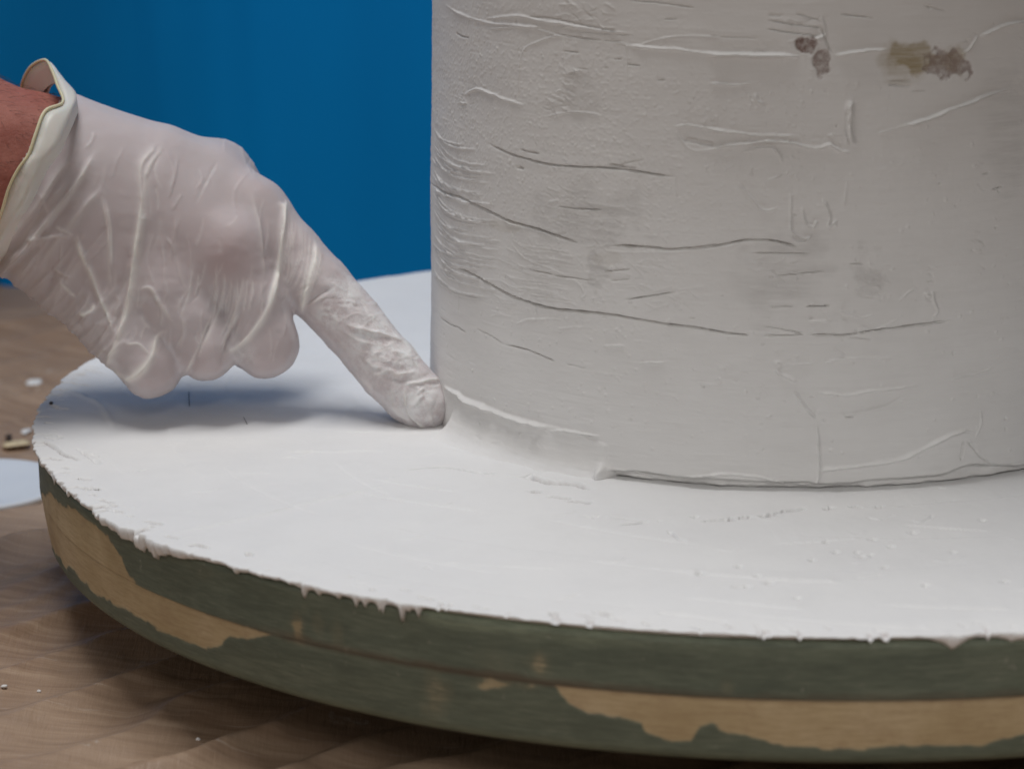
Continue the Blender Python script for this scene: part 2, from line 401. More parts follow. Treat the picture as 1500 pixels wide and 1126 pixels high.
for pts, wd, h in [
    ([(-10,888),(60,875),(130,862),(200,862),(260,872),(310,885)], .055, -.10),
    ([(205,105),(300,120),(390,130)], .03, -.06), ([(212,75),(320,92),(400,100)], .03, -.06), ([(310,50),(400,78)], .03, -.05),
    ([(470,52),(585,65)], .035, -.05), ([(400,100),(418,150),(440,195)], .04, -.06), ([(640,290),(720,292)], .035, -.04),
    ([(640,305),(720,310)], .035, -.05), ([(725,328),(775,326)], .03, -.05), ([(150,908),(360,910)], .03, -.05),
    ([(240,990),(410,972)], .03, -.05), ([(345,1098),(430,1098)], .03, -.05), ([(500,945),(550,948)], .03, -.05),
    ([(1010,680),(1050,667)], .035, -.06), ([(975,625),(1003,620)], .035, -.05), ([(210,55),(262,57)], .06, -.05),
    ([(490,400),(489,470),(498,522)], .05, -.07), ([(760,20),(850,40)], .03, -.03), ([(0,130),(90,135),(170,138)], .03, -.03),
    ]: cs(B_(pts), wd, h)
for f, lst in ((C_, [
    ([(372,-8),(450,35),(520,62),(620,92),(720,107),(830,117),(920,127),(1060,150),(1180,170),(1300,185),(1445,210)], .045, -.11),
    ([(135,140),(175,170),(215,185),(255,210)], .028, -.05), ([(310,195),(380,230),(430,262)], .025, -.03),
    ([(440,265),(530,285),(600,312),(665,340)], .035, -.07), ([(720,355),(810,372)], .03, -.03), ([(1280,143),(1310,145)], .035, -.05),
    ([(990,57),(1090,45),(1210,25)], .03, -.05)]),
    (D_, [([(-5,200),(80,213),(175,222)], .045, -.10), ([(250,225),(430,220)], .04, -.06),
    ([(445,218),(540,220),(620,222),(720,205),(850,188),(990,170),(1095,155)], .042, -.10),
    ([(245,182),(330,195),(430,215)], .03, -.05), ([(630,232),(735,240)], .03, -.05), ([(275,92),(385,92)], .03, -.05),
    ([(440,92),(550,88)], .035, -.06), ([(620,596),(660,596)], .035, -.06), ([(455,505),(480,505)], .03, -.05),
    ([(1165,712),(1158,760),(1150,795)], .07, -.09), ([(1180,705),(1210,740),(1250,785),(1330,820),(1445,800)], .05, -.05)])):
    for pts, wd, h in lst: cs(f(pts), wd, h, step=.012 if len(pts) > 6 else 0)
# ridges (trowel edges)
for pts, wd, h in [
    ([(780,165),(870,172),(960,178),(1040,190),(1130,196)], .055, .075),
    ([(390,365),(395,250),(410,180),(450,155),(520,130),(550,135)], .035, .03), ([(600,130),(700,145),(770,158),(780,185),(783,310)], .035, .03),
    ([(550,135),(553,180),(556,250)], .03, .02), ([(195,340),(240,320),(290,335),(340,355),(385,368),(410,378)], .045, .055),
    ([(495,415),(560,405),(640,405),(690,415)], .04, .045), ([(955,455),(1000,448),(1060,458),(1130,470)], .05, .05),
    ([(955,455),(975,500),(1010,535),(1060,540),(1126,525)], .04, .045), ([(275,70),(380,58),(450,70),(560,88),(680,108),(800,122)], .05, .045),
    ([(130,20),(200,60),(300,85),(400,90),(480,100)], .05, .04), ([(280,105),(400,95),(470,110),(540,130)], .035, .035),
    ([(820,165),(900,140),(1000,130),(1126,135)], .03, .03), ([(90,680),(140,700),(200,722)], .035, .03),
    ([(240,735),(300,762),(360,803),(430,818),(520,850)], .03, .035), ([(370,880),(420,930),(500,960),(600,1010),(630,1060)], .03, .03),
    ([(700,900),(800,905),(900,902),(1000,905)], .03, .02), ([(955,630),(960,720)], .025, .02)]: cs(A_(pts), wd, h, step=-.01)
for pts, wd, h in [
    ([(-5,196),(100,197),(200,197),(315,202)], .06, .085), ([(445,200),(520,190),(580,182),(640,180)], .05, .06),
    ([(-5,465),(60,472),(140,482),(230,487),(320,488)], .045, .045), ([(0,540),(60,522),(140,515),(190,507),(290,512),(340,527),(390,530),(430,522),(465,540),(500,548)], .055, .065),
    ([(505,365),(501,430),(504,480),(510,525)], .12, .09), ([(685,452),(770,432),(850,400),(930,370),(990,345),(1080,318)], .05, .075),
    ([(600,478),(640,468),(685,455)], .035, .025), ([(970,130),(1030,105),(1060,92),(1130,78)], .05, .07), ([(420,487),(450,484)], .05, .04),
    ([(115,545),(170,532),(220,528),(250,555),(260,585)], .04, .045), ([(100,655),(130,690),(170,735),(195,755),(240,748)], .035, .04),
    ([(290,660),(290,790),(295,830),(340,855),(365,845)], .035, .04), ([(330,750),(345,800),(370,815),(385,790)], .04, .055),
    ([(405,715),(430,770),(425,810),(455,790)], .05, .05), ([(480,740),(492,650)], .035, .02), ([(0,300),(80,305),(150,300)], .04, .05),
    ([(160,335),(170,360),(185,372)], .05, .05), ([(290,850),(330,870),(360,855)], .04, .05), ([(210,645),(240,635),(260,625)], .04, .04),
    ([(400,55),(412,100),(420,150)], .03, .03), ([(345,150),(380,140),(412,130)], .05, .06), ([(960,130),(930,175),(900,200)], .04, .04)]: cs(B_(pts), wd*1.1, h*1.45, step=-.01)
for f, lst in ((C_, [([(160,460),(220,485),(260,515),(340,550),(420,580),(500,612),(560,625),(630,640)], .075, .10), ([(650,660),(740,662),(870,685)], .05, .05),
    ([(1439,860),(1330,868),(1200,875),(1100,870),(940,835)], .04, .05), ([(560,150),(640,145),(700,150)], .02, .01), ([(490,170),(540,150),(590,148)], .03, .02),
    ([(680,190),(760,183),(800,186)], .03, .02), ([(890,270),(985,270)], .04, .03), ([(1060,350),(1170,345)], .035, .035), ([(1320,440),(1439,450)], .03, .025)]),
    (D_, [([(300,385),(345,410),(400,435)], .06, .07), ([(385,480),(430,540),(485,600)], .045, .05),
    ([(488,605),(497,720),(497,880),(450,908),(340,905),(260,880),(180,868),(80,858),(-5,860)], .045, .05), ([(345,905),(345,922)], .05, .04),
    ([(505,845),(560,835),(680,820),(800,803),(870,790),(960,750),(1060,700),(1140,665),(1200,660)], .06, .075),
    ([(500,485),(560,490),(630,495),(720,480),(830,468),(940,455)], .045, .05), ([(590,580),(640,585),(740,560),(800,545),(880,500)], .03, .03),
    ([(530,345),(600,330),(700,325),(830,330)], .04, .03), ([(560,285),(590,300),(620,320)], .035, .03), ([(450,160),(550,155)], .045, .04),
    ([(1110,425),(1200,405),(1300,370)], .035, .03), ([(1240,570),(1245,620),(1220,690)], .035, .035), ([(1020,20),(1030,70),(1045,110),(1020,145)], .04, .045),
    ([(980,30),(1020,45)], .05, .05), ([(870,60),(920,20),(950,10)], .03, .03), ([(590,110),(640,125),(700,140),(750,130)], .03, .025), ([(680,175),(740,190),(800,180),(860,150)], .03, .025),
    ([(390,355),(470,353)], .035, .03), ([(600,150),(640,160)], .03, .03)])):
    for pts, wd, h in lst: cs(f(pts), wd*1.05, h*1.5, step=-.015)
# fan of curved trowel chatter along the left side
for k in range(46):
    y0 = 470+k*11.5+rng.normal(0, 7); x0 = 78+rng.uniform(0, 30); ln = rng.uniform(0.5, 1.25)
    cs(A_([(x0, y0), (x0+35*ln, y0+45*ln), (x0+80*ln, y0+72*ln), (x0+140*ln, y0+86*ln), (x0+190*ln, y0+92*ln)]), .03, .028, jit=0.5)
for k in range(16):
    x0 = 390+rng.uniform(-20, 70); y0 = 860+k*13; cs(A_([(x0-60, y0), (x0, y0+25), (x0+70, y0+32), (x0+160, y0+50)]), .025, .018, jit=.5)
# scribbled lumps
def lumps(f, cx, cy, sx, sy, n, wd=.04, h=.05, ln=28, tilt=0.0):
    for _ in range(n):
        x = cx+rng.uniform(-1, 1)*sx; y = cy+rng.uniform(-1, 1)*sy
        x += tilt*(y-cy)
        a = rng.uniform(-.6, .6)+0.25; l = ln*rng.uniform(.4, 1.2)
        cs(f([(x-l*math.cos(a), y-l*math.sin(a)), (x, y+rng.uniform(-4, 4)), (x+l*math.cos(a), y+l*math.sin(a))]), wd*rng.uniform(.7, 1.2), h*.6*rng.uniform(.4, 1.1)*(1 if rng.random() < .7 else -1), jit=.4)
lumps(A_, 575, 300, 34, 55, 26, .035, .045, 24, -.35); lumps(A_, 525, 385, 45, 26, 16, .035, .04, 26)
lumps(A_, 545, 705, 40, 30, 14, .035, .045, 26); lumps(A_, 640, 60, 90, 50, 26, .035, .045, 30); lumps(A_, 205, 350, 28, 50, 16, .03, .035, 15, -.2)
lumps(A_, 640, 800, 110, 90, 30, .03, .03, 40); lumps(A_, 870, 740, 30, 110, 24, .03, .03, 16); lumps(A_, 930, 520, 28, 60, 18, .03, .035, 14)
lumps(A_, 780, 980, 130, 60, 24, .03, .03, 36); lumps(A_, 420, 1000, 120, 60, 14, .025, .02, 40)
lumps(B_, 965, 640, 22, 70, 14, .035, .03, 14); lumps(B_, 960, 900, 20, 70, 14, .035, .035, 15); lumps(B_, 790, 1020, 14, 70, 10, .05, .06, 16)
lumps(B_, 580, 1010, 45, 65, 18, .05, .045, 22, -.3); lumps(B_, 250, 980, 90, 70, 20, .03, .03, 40); lumps(B_, 340, 760, 60, 80, 12, .035, .04, 14)
lumps(B_, 330, 110, 70, 50, 16, .03, .04, 40); lumps(B_, 385, 215, 30, 40, 18, .035, .05, 12); lumps(B_, 880, 235, 45, 40, 22, .035, .05, 12)
lumps(B_, 930, 150, 40, 40, 8, .03, .03, 18); lumps(B_, 1100, 220, 20, 120, 18, .03, .025, 12); lumps(B_, 100, 420, 140, 90, 30, .03, .03, 10)
lumps(D_, 340, 355, 60, 16, 6, .05, .06, 16); lumps(D_, 240, 480, 30, 40, 8, .03, .035, 18); lumps(D_, 170, 590, 40, 25, 8, .03, .03, 14)
lumps(D_, 100, 390, 60, 40, 8, .035, .04, 18); lumps(D_, 720, 30, 60, 30, 12, .035, .04, 18); lumps(D_, 1350, 150, 25, 35, 8, .03, .04, 14)
lumps(C_, 620, 260, 160, 120, 20, .03, .03, 6); lumps(C_, 1150, 420, 200, 130, 28, .03, .03, 7); lumps(C_, 800, 520, 260, 80, 16, .03, .03, 7)
lumps(C_, 440, 90, 50, 45, 12, .03, .022, 40); lumps(C_, 1180, 50, 120, 50, 14, .03, .025, 50); lumps(C_, 480, 690, 150, 50, 14, .04, .025, 30)

PU, PY = project(np.stack([OX+R0*np.cos(U/R0+TH0), OY+R0*np.sin(U/R0+TH0), Zc], -1).reshape(-1, 3))
PU = PU.reshape(U.shape); PY = PY.reshape(U.shape)
front = (np.cos(U/R0+TH0-math.radians(-95.8)) > 0.02)
def blob(cx, cy, sx, sy, nf=2.2, seed=0, nz=0.55, hard=0.16):
    d = np.sqrt(((PU-cx)/sx)**2+((PY-cy)/sy)**2)+nz*fbm2(U*nf, Zc*nf, seed, 4)
    return sstep(1+hard, 1-hard, d)*front
# grainy skin (left half, upper), smooth below
gr = np.clip(blob(760, 170, 190, 220, .4, 41, .4, .6)+0.7*blob(960, 330, 150, 160, .5, 42, .5, .6)+.55*blob(1130, 170, 200, 130, .5, 43, .5, .6)+.25*blob(1300, 350, 160, 150, .5, 44, .5, .6), 0, 1)
pim = np.maximum(fbm2(U*11, Zc*13, 50, 2)-0.12, 0)
Hc += gr*(0.026*pim+0.003*fbm2(U*12, Zc*14, 51, 2))
def dots(n, x0, x1, y0, y1, sgn, rad):
    for _ in range(n):
        u0, z0 = px_col(rng.uniform(x0, x1), rng.uniform(y0, y1)); ra = rad*rng.uniform(.6, 1.5); rb_ = ra*rng.uniform(.6, 1.6); an = rng.uniform(0, 3.1)
        k = (abs(U-u0) < .4) & (abs(Zc-z0) < .4); du = U[k]-u0; dz = Zc[k]-z0
        e1 = du*math.cos(an)+dz*math.sin(an); e2 = dz*math.cos(an)-du*math.sin(an)
        Hc[k] += sgn*rng.uniform(.5, 1.2)*np.exp(-(e1/ra)**2-(e2/rb_)**2)
dots(220, 640, 1499, 120, 680, .032, .03); dots(70, 640, 1499, 5, 680, -.05, .03); dots(100, 700, 1000, 430, 640, .035, .026); dots(120, 1040, 1180, 120, 260, .035, .026)
dots(160, 650, 900, 60, 330, .03, .026)
sc_ = noise2(U*1.1, Zc*11, 55); Hc += 0.005*sstep(.6, .95, sc_)-0.008*sstep(.7, .98, -sc_)
# thin, exposed places and stains
stain = np.clip(blob(1184, 68, 17, 13, 2.2, 61, 1.0)+.8*blob(1200, 92, 15, 16, 2.2, 62, 1.0)+.7*blob(1396, 95, 26, 18, 2.4, 63, 1.1), 0, 1)
stain2 = np.clip(.8*blob(1355, 90, 44, 17, 1.6, 64, 1.1, .4)+.4*blob(1322, 95, 26, 24, 1.8, 65, .9, .4)+.25*blob(1320, 122, 22, 6, 2, 68, .6, .4)+.18*blob(735, 332, 22, 9, 2, 66)+.12*blob(885, 380, 22, 10, 2, 67), 0, 1)
thin = np.clip(.7*blob(880, 405, 18, 28, 1.6, 71, 1.3, .3)+.5*blob(860, 320, 70, 40, 1.2, 72, 1.1, .5)+.45*blob(1150, 400, 50, 60, 1.2, 73, 1.1, .5)+.5*blob(1275, 415, 26, 32, 1.6, 74, 1.3, .3)+.35*blob(1485, 190, 30, 90, 1, 75, .6, .5)+.3*blob(840, 150, 25, 40, 1.5, 76), 0, 1)
thin = np.clip(thin+0.12*blob(1380, 690, 26, 12, 3, 77), 0, 1)
Hc -= 0.05*stain+0.02*thin
# foot of the column: coved strip of fresh plaster left of the plug, open joint to its right
fx = U+0.0
u_a = px_col(668, 640)[0]; u_b = px_col(886, 692)[0]
top_px = np.array([(655,568),(672,576),(700,590),(735,602),(775,613),(800,620),(850,632),(893,652)]); tu = np.array([px_col(*p) for p in top_px])
hz = np.interp(U, tu[:, 0], tu[:, 1]); wob = 0.12*fbm2(U*1.3, U*0+3, 81, 3)
inz = sstep(u_a-.16, u_a+.02, U)*sstep(u_b+0.12, u_b-0.05, U)
hz = hz*(0.75+.25*sstep(u_a-.6, u_a-.1, U))
tt = np.clip(1-(Zc+0.1)/np.maximum(hz+0.1, .2), 0, 1)
Hc += inz*(0.045*sstep(0, .06, tt)+((.30+.65*sstep(u_b, u_a, U))+wob)*tt**3.2+0.02*fbm2(U*1.2, Zc*5, 82, 3)*sstep(0, .1, tt))
ub, zb = px_col(884, 690); Hc += 0.26*np.exp(-((U-ub)/.17)**2-((Zc-.18)/.26)**2)*(1+.5*fbm2(U*5, Zc*5, 83, 3))
lipz = 0.36+0.10*fbm2(U*.7, U*0, 84, 3)+.18*np.exp(-((U-px_col(1430, 690)[0])/.8)**2)
rec = sstep(u_b+.10, u_b+.28, U)
Hc -= rec*(0.24+.06*fbm2(U*1.5, Zc*3, 85, 3))*sstep(lipz+.02, lipz-.06, Zc)
Hc -= rec*0.22*sstep(.16+.06*fbm2(U*2, U*0, 86, 3), .02, Zc)
fade = sstep(34, 33.6, Zc)
Rr = R0+TAP*Zc+Hc-0.4*(1-fade)
Vc = np.stack([OX+Rr*np.cos(U/R0+TH0), OY+Rr*np.sin(U/R0+TH0), Zc], -1).reshape(-1, 3)
Fc = grid_faces(NT, NZ, wrap=True)
cap = len(Vc); Vc = np.vstack([Vc, [[OX, OY, 34.0]]])
capf = np.array([(i*NZ+NZ-1, ((i+1) % NT)*NZ+NZ-1, cap, cap) for i in range(NT)])
z1 = lambda a: np.append(a.ravel(), 0.0)
capf = np.array([(i*NZ+NZ-1, ((i+1) % NT)*NZ+NZ-1, cap) for i in range(NT)])
me_col = make_mesh('column', Vc+PZ, Fc, M_col, ped, dict(stain=z1(stain), stain2=z1(stain2), thin=z1(thin), fresh=z1(inz*sstep(0.62, 0.88, tt+.06*fbm2(U*2, Zc*2, 87, 3)))))
bm_top = make_mesh('column_top', np.vstack([Vc[NZ-1:NT*NZ:NZ], Vc[cap:cap+1]])+PZ, np.array([(i, (i+1) % NT, NT) for i in range(NT)]), M_col, me_col)

# --- plaster skin on the disc, ragged rim hanging over the boards
ta = np.radians(np.concatenate([np.linspace(-205, -58, 1800), np.linspace(-58, 155, 200)[1:-1]]))
NA = len(ta)
rim = np.stack([RD*np.cos(ta), RD*np.sin(ta), 0*ta], -1); rx, ry = project(rim)
fr = np.sin(ta) < 0.02
tn = (ta+4)*RD
prof = np.array([(40,.18,.0),(60,.30,.05),(85,.22,.0),(120,.26,.05),(146,.16,.10),(160,.42,.30),(190,.60,.30),(212,.66,.22),(232,.62,.25),(250,.50,.30),(272,.42,.22),(300,.16,.12),(330,.12,.08),(350,.2,.16),(385,.18,.15),(420,.14,.08),(444,.30,.10),(500,.26,.10),(560,.26,.08),(600,.24,.06),(618,.16,.02),(640,.08,.0),(690,.10,.02),(720,.06,-.03),(880,.06,-.04),(930,.08,.03),(1000,.10,.05),(1100,.10,.04),(1200,.12,.05),(1300,.16,.03),(1390,.24,.1),(1430,.14,.02),(1500,.2,.08)])
dep = np.where(fr, np.interp(rx, prof[:, 0], prof[:, 1]), .2); ovr = np.where(fr, np.interp(rx, prof[:, 0], prof[:, 2]), .08)
jag = fbm1(tn*2.2, 91, 5, .62)
Rim = RD+0.09+.75*ovr+0.10*fbm1(tn*.5, 92, 3)+(0.13*jag-.10*sstep(.25, .6, fbm1(tn*2.7, 95, 3)))*np.where(fr & (rx > 620) & (rx < 950), .35, 1)
Dep = np.maximum(.55*dep*(1+.7*fbm1(tn*1.6, 93, 4, .6))+.035*fbm1(tn*5, 94, 3), .03)
for x, dp, wd in ((146,.28,.10),(213,.35,.07),(233,.3,.06),(449,.55,.055),(524,.5,.05),(536,.35,.05),(556,.42,.05),(562,.55,.035),(592,.85,.035),(614,.6,.05),(600,.25,.08),(470,.2,.06),(500,.2,.05),(1395,.22,.35),(1480,.2,.2),(350,.2,.08),(1150,.15,.1),(80,.4,.05)):
    i = np.argmin(np.where(fr, abs(rx-x), 1e9)); Dep += .62*dp*np.exp(-(abs(tn-tn[i])/(.75*wd+.012))**1.1)
ri = np.concatenate([np.linspace(9.5, 12, 20, endpoint=False), np.linspace(12, 24.2, 190, endpoint=False), np.linspace(24.2, 25.0, 18)])
NR0 = len(ri)
Ht = np.zeros((NA, NR0)); TX = np.cos(ta)[:, None]*ri; TY = np.sin(ta)[:, None]*ri
sx_ = ri[None, :]*(Rim/RD)[:, None]; blend = sstep(20, 25, ri)[None, :]
Rg = ri[None, :]*(1-blend)+sx_*blend
TX = np.cos(ta)[:, None]*Rg; TY = np.sin(ta)[:, None]*Rg
Ht += .05*fbm2(TX*.12, TY*.12, 101, 3)+.010*fbm2(TX*.8, TY*.8, 102, 3)+.004*fbm2(TX*3, TY*3, 103, 3)
# flat trowel facets
Ht += .03*np.abs(fbm2(TX*.18+TY*.07, TY*.25, 104, 2))
def p_top(x, y): p = px_plane(x, y); return (p[0], p[1])
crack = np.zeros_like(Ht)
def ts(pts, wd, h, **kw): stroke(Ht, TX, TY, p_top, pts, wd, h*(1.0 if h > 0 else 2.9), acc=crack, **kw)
def R6(pts): return [(940+.3784*x, 700+.3784*y) for x, y in pts]
def R4(pts): return [(.467*x, 600+.467*y) for x, y in pts]
ts(C_([(60,832),(180,832),(260,843),(310,855),(390,862)]), .06, -.08)
ts(C_([(250,700),(340,745),(430,785),(530,815),(620,850)]), .12, -.07, step=.05, sw=.6)
ts(C_([(530,870),(580,890),(650,905),(740,912),(830,932)]), .16, -.10, step=.06, sw=.6)
for a in ([(550,940),(605,948)], [(640,966),(690,972),(740,975)], [(725,985),(790,990),(830,998)]): ts(C_(a), .13, -.09)
ts(C_([(790,1058),(900,1062),(1060,1070)]), .08, -.04, dash=1.2); ts(C_([(870,1105),(1000,1095),(1100,1080),(1160,1075)]), .10, -.06, dash=1.0)
ts(D_([(-100,1078),(0,1072),(100,1065),(200,1055),(290,1045),(350,1030),(430,1025),(560,1018),(700,1012),(900,1010),(1120,1015)]), .07, -.09, dash=.9, jit=1.2, taper=False)
for a in ([(225,1053),(300,1046)], [(340,1033),(425,1027)], [(60,1068),(110,1064)], [(520,1021),(570,1018)], [(640,1014),(690,1012)], [(130,1062),(190,1057)], [(760,1011),(800,1010)]): ts(D_([a[0], ((a[0][0]+a[1][0])/2, (a[0][1]+a[1][1])/2+1), a[1]]), .08, -.09, jit=1)
for x, y, s_ in ((370,424,18),(402,424,16),(490,408,16),(895,240,12),(713,252,8),(850,305,12),(835,290,6),(885,300,6),(225,376,8),(1318,166,6),(1050,213,10),(1203,288,8),(938,344,12),(750,288,6),(660,318,6),(375,345,8),(447,385,8),(1405,405,10),(205,150,8),(965,268,6),(600,470,5),(1100,420,5)):
    ts(R6([(x-s_, y+1), (x, y+2), (x+s_, y-1)]), .12, -.11)
ts(R6([(105,210),(140,240),(170,250)]), .08, -.04); ts(R6([(60,525),(200,540),(330,560)]), .10, -.03)
ts(R4([(560,385),(700,360),(850,325),(1000,290),(1199,240)]), .14, .05); ts(R4([(900,130),(1060,133),(1199,130)]), .12, .04)
ts(R4([(110,85),(160,110),(200,140),(250,160)]), .08, -.08); ts(R4([(150,60),(230,110),(330,160)]), .07, -.05, dash=1.5); ts(R4([(250,270),(320,290),(380,300)]), .06, -.05, dash=2)
ts([(95,570),(120,582),(143,592),(155,605),(166,626)], .13, .06); ts([(75,640),(110,655),(160,690)], .08, -.05, dash=2); ts([(590,690),(650,685),(720,695)], .06, -.03)
for _ in range(70):
    x = rng.uniform(90, 1480); y = rng.uniform(560, 910); l = rng.uniform(8, 45)
    ts([(x, y), (x+l*.5, y+rng.normal(0, 2)), (x+l, y-l*.12+rng.normal(0, 3))], .07, rng.choice([.02, -.02, .03]), jit=.5)
for _ in range(260):   # crumbs and nicks along the rim
    i = rng.integers(0, 1800); r = RD-abs(rng.normal(0, .35)); a = ta[i]
    p = project(np.array([[r*math.cos(a), r*math.sin(a), 0]])); l = rng.uniform(3, 14)
    ts([(p[0][0]-l, p[1][0]-l*.25), (p[0][0], p[1][0]), (p[0][0]+l, p[1][0]+l*.2)], .05, rng.choice([.02, -.09, .03, -.07]), jit=.6)
for _ in range(30):
    r0_ = rng.uniform(13.5, 24.6); a0 = math.radians(rng.uniform(-190, -70)); da = rng.uniform(.12, .45); dr = rng.uniform(-1.2, 1.2)
    pp = [project(np.array([[(r0_+dr*k_/4)*math.cos(a0+da*k_/4), (r0_+dr*k_/4)*math.sin(a0+da*k_/4), .1]])) for k_ in range(5)]
    ts([(float(a[0][0]), float(a[1][0])) for a in pp], .06, rng.choice([.01, .015, -.005]), step=rng.choice([.02, .03, -.02]), sw=rng.uniform(.4, 1.2))
# little mound pushed up in front of the finger
mp = p_top(664, 634); Ht -= .22*np.exp(-((TX-mp[0])/.22)**2-((TY-mp[1]-.5)/.6)**2); Ht += .09*np.exp(-((TX-mp[0]-.35)/.2)**2-((TY-mp[1])/.7)**2)
Ht *= sstep(25.0, 24.7, ri)[None, :]*.6+.4
top0 = 0.03
Ht -= .05*sstep(24.2, 25.0, ri)[None, :]
rows = [np.stack([TX, TY, Ht+top0], -1)]
cs_, sn_ = np.cos(ta), np.sin(ta)
def ring(r, z): return np.stack([r*cs_, r*sn_, z], -1)[:, None, :]
zr = Ht[:, -1]+top0; r_e = Rg[:, -1]
ov = Rim
tk = np.where(fr, np.interp(rx, [0,140,300,600,640,900,1360,1395,1430,1470,1500], [.6,.8,.8,.7,.3,.3,.4,1.2,.4,.9,.9]), .6)
rows += [ring(r_e+(ov-r_e)*.85, zr-.015*tk-.02*np.abs(jag)*tk), ring(ov, zr-.04*tk-.03*np.abs(jag)*tk), ring(ov+.02*jag, zr-.06*tk-.4*Dep*tk**.5), ring(np.maximum(ov-.06, RD+.03), zr-.09*tk-.8*Dep*tk**.5),
         ring(RD+.035+.0*ov, zr-.10*tk-Dep*tk**.5), ring(RD-.03+.0*ov, np.minimum(zr-.06*tk-.8*Dep*tk**.5, -.15)), ring(RD-.25+.0*ov, zr*0-.21)]
Vt = np.concatenate(rows, 1); NRt = Vt.shape[1]
zer = np.zeros(NA*NRt)
crack_shade = np.zeros((NA, NRt)); crack_shade[:, :NR0] = .6*sstep(.07, .22, crack)   # dark brown painted into the open cracks to deepen their shade
make_mesh('plaster_skin', Vt.reshape(-1, 3)+PZ, grid_faces(NA, NRt, wrap=True), M_top, ped, dict(stain=crack_shade.ravel(), stain2=zer, thin=zer))

# --- the two boards of the disc
tb = np.radians(np.concatenate([np.linspace(-205, -58, 1100), np.linspace(-58, 155, 160)[1:-1]])); NBd = len(tb)
def board(name, prof_rz):
    p = np.array(prof_rz); r = p[:, 0]; z = p[:, 1]
    V = np.stack([np.cos(tb)[:, None]*r, np.sin(tb)[:, None]*r, np.broadcast_to(z, (NBd, len(z)))], -1).reshape(-1, 3)
    Uu = np.repeat(tb*RD, len(r)); Zz = np.tile(z, NBd)
    V[:, :2] *= (1+0.0012*fbm2(Uu*.15, Zz*.4, 111, 3))[:, None]
    x, y = project(V); f = np.repeat(np.sin(tb) < 0.05, len(r))
    xn = x+7*fbm2(Uu*1.2, Zz*1.6, 112, 3); yn = y+5*fbm2(Uu*.9, Zz*1.4, 113, 3)+2.5*fbm2(Uu*4, Zz*5, 114, 4, .6)
    up = np.array([(55,735),(62,722),(68,722),(78,726),(100,745),(140,768),(165,800),(185,835),(195,850),(240,868),(300,895),(380,925),(400,931),(415,938)])
    lo = np.array([(55,740),(62,765),(70,790),(89,822),(135,867),(201,905),(252,932),(299,953),(322,947),(336,934),(364,937),(397,930),(415,934)])
    bare = sstep(-3, 3.5, yn-np.interp(xn, up[:, 0], up[:, 1], left=5000, right=5000))*sstep(-3, 3.5, np.interp(xn, lo[:, 0], lo[:, 1], left=-9, right=-9)-yn)
    lo2 = np.array([(806,1000),(812,1003),(835,1030),(860,1045),(905,1050),(940,1058),(948,1073),(982,1086),(1012,1084),(1021,1063),(1038,1058),(1065,1073),(1122,1084),(1152,1095),(1265,1096),(1292,1092),(1436,1094),(1470,1082),(1500,1077),(1560,1060),(1640,1085),(1720,1080)])
    if name == 'lower_board':
        bare = np.maximum(bare, sstep(-3, 3.5, np.interp(xn, lo2[:, 0], lo2[:, 1], left=-9, right=-9)-(y+5*fbm2(Uu*1.8, Zz*2.2, 115, 4))))
    if name == 'upper_board': bare = bare*sstep(205, 192, x+4*fbm2(Uu*1.5, Zz*2, 116, 3))
    for cx, cy, sx, sy, am in ((722,1000,26,9,.8),(640,1018,16,34,.5),(436,915,11,20,.75),(466,912,8,18,.4),(494,930,8,22,.4),(792,972,16,17,.6),(728,975,28,24,.2),(325,1003,12,14,.0),(1062,1006,10,12,.4),(770,1003,20,6,.6),(300,838,10,8,.2)):
        d = np.sqrt(((xn-cx)/sx)**2+((yn-cy)/sy)**2)+.7*fbm2(Uu*2.6, Zz*1.6, 121, 4); bare = np.maximum(bare, .9*am*sstep(1.7, .4, d))
    hid = sstep(.15, .25, fbm2(Uu*.12, Zz*.5, 117, 3))
    bare = np.where(f & (x < 1700), bare, hid)
    worn = np.zeros_like(x)
    if name == 'upper_board':
        worn = sstep(-.75, -.3, Zz+.25*fbm2(Uu*.5, Zz, 118, 3))*np.where(f, np.interp(x, [0,600,640,880,960,1010,1100,1300,1500], [.1,.1,.9,.8,.3,.5,.35,.55,.3]), .3)
        glue = sstep(.25, .02, Zz+HS-.02+.08*fbm2(Uu*1.5, Zz*0, 119, 3))*np.interp(x, [300,450,800,1000], [0,.5,.6,.35])
    else:
        glue = sstep(-.12, -.01, Zz+HS+.02*fbm2(Uu*2, Zz*0, 120, 2))*np.interp(x, [190,420,800,1000], [0,.5,.7,.6])
        worn = .25*sstep(-HB+.7, -HB+.2, Zz)
    V[:, :2] *= (1-.001*bare)[:, None]
    F = grid_faces(NBd, len(r), wrap=True)
    return make_mesh(name, V+PZ, F, M_board, ped, dict(bare=bare, worn=worn, glue=glue))
n_ = 34
zu = np.linspace(-.36, -HS+.012, n_)
board('upper_board', [(0.2, -.202), (RD-.26, -.202), (RD-.12, -.22), (RD-.04, -.27)]+[(RD, z) for z in zu]+[(RD-.012, -HS), (RD-.4, -HS), (.2, -HS)])
zl = np.linspace(-HS-.015, -HB+.55, n_)
rl = lambda z: RD-.02-(RD-RB)*.5*((-z-HS)/(HB-HS))**1.5
ar = np.linspace(0, math.pi/2, 9)[1:]; rb = .55
board('lower_board', [(.2, -HS-.003), (RD-.4, -HS-.003), (RD-.03, -HS-.003)]+[(rl(z), z) for z in zl]+[(rl(zl[-1])-rb*(1-math.cos(a)), -HB+.55-rb*math.sin(a)) for a in ar]+[(.2, -HB)])

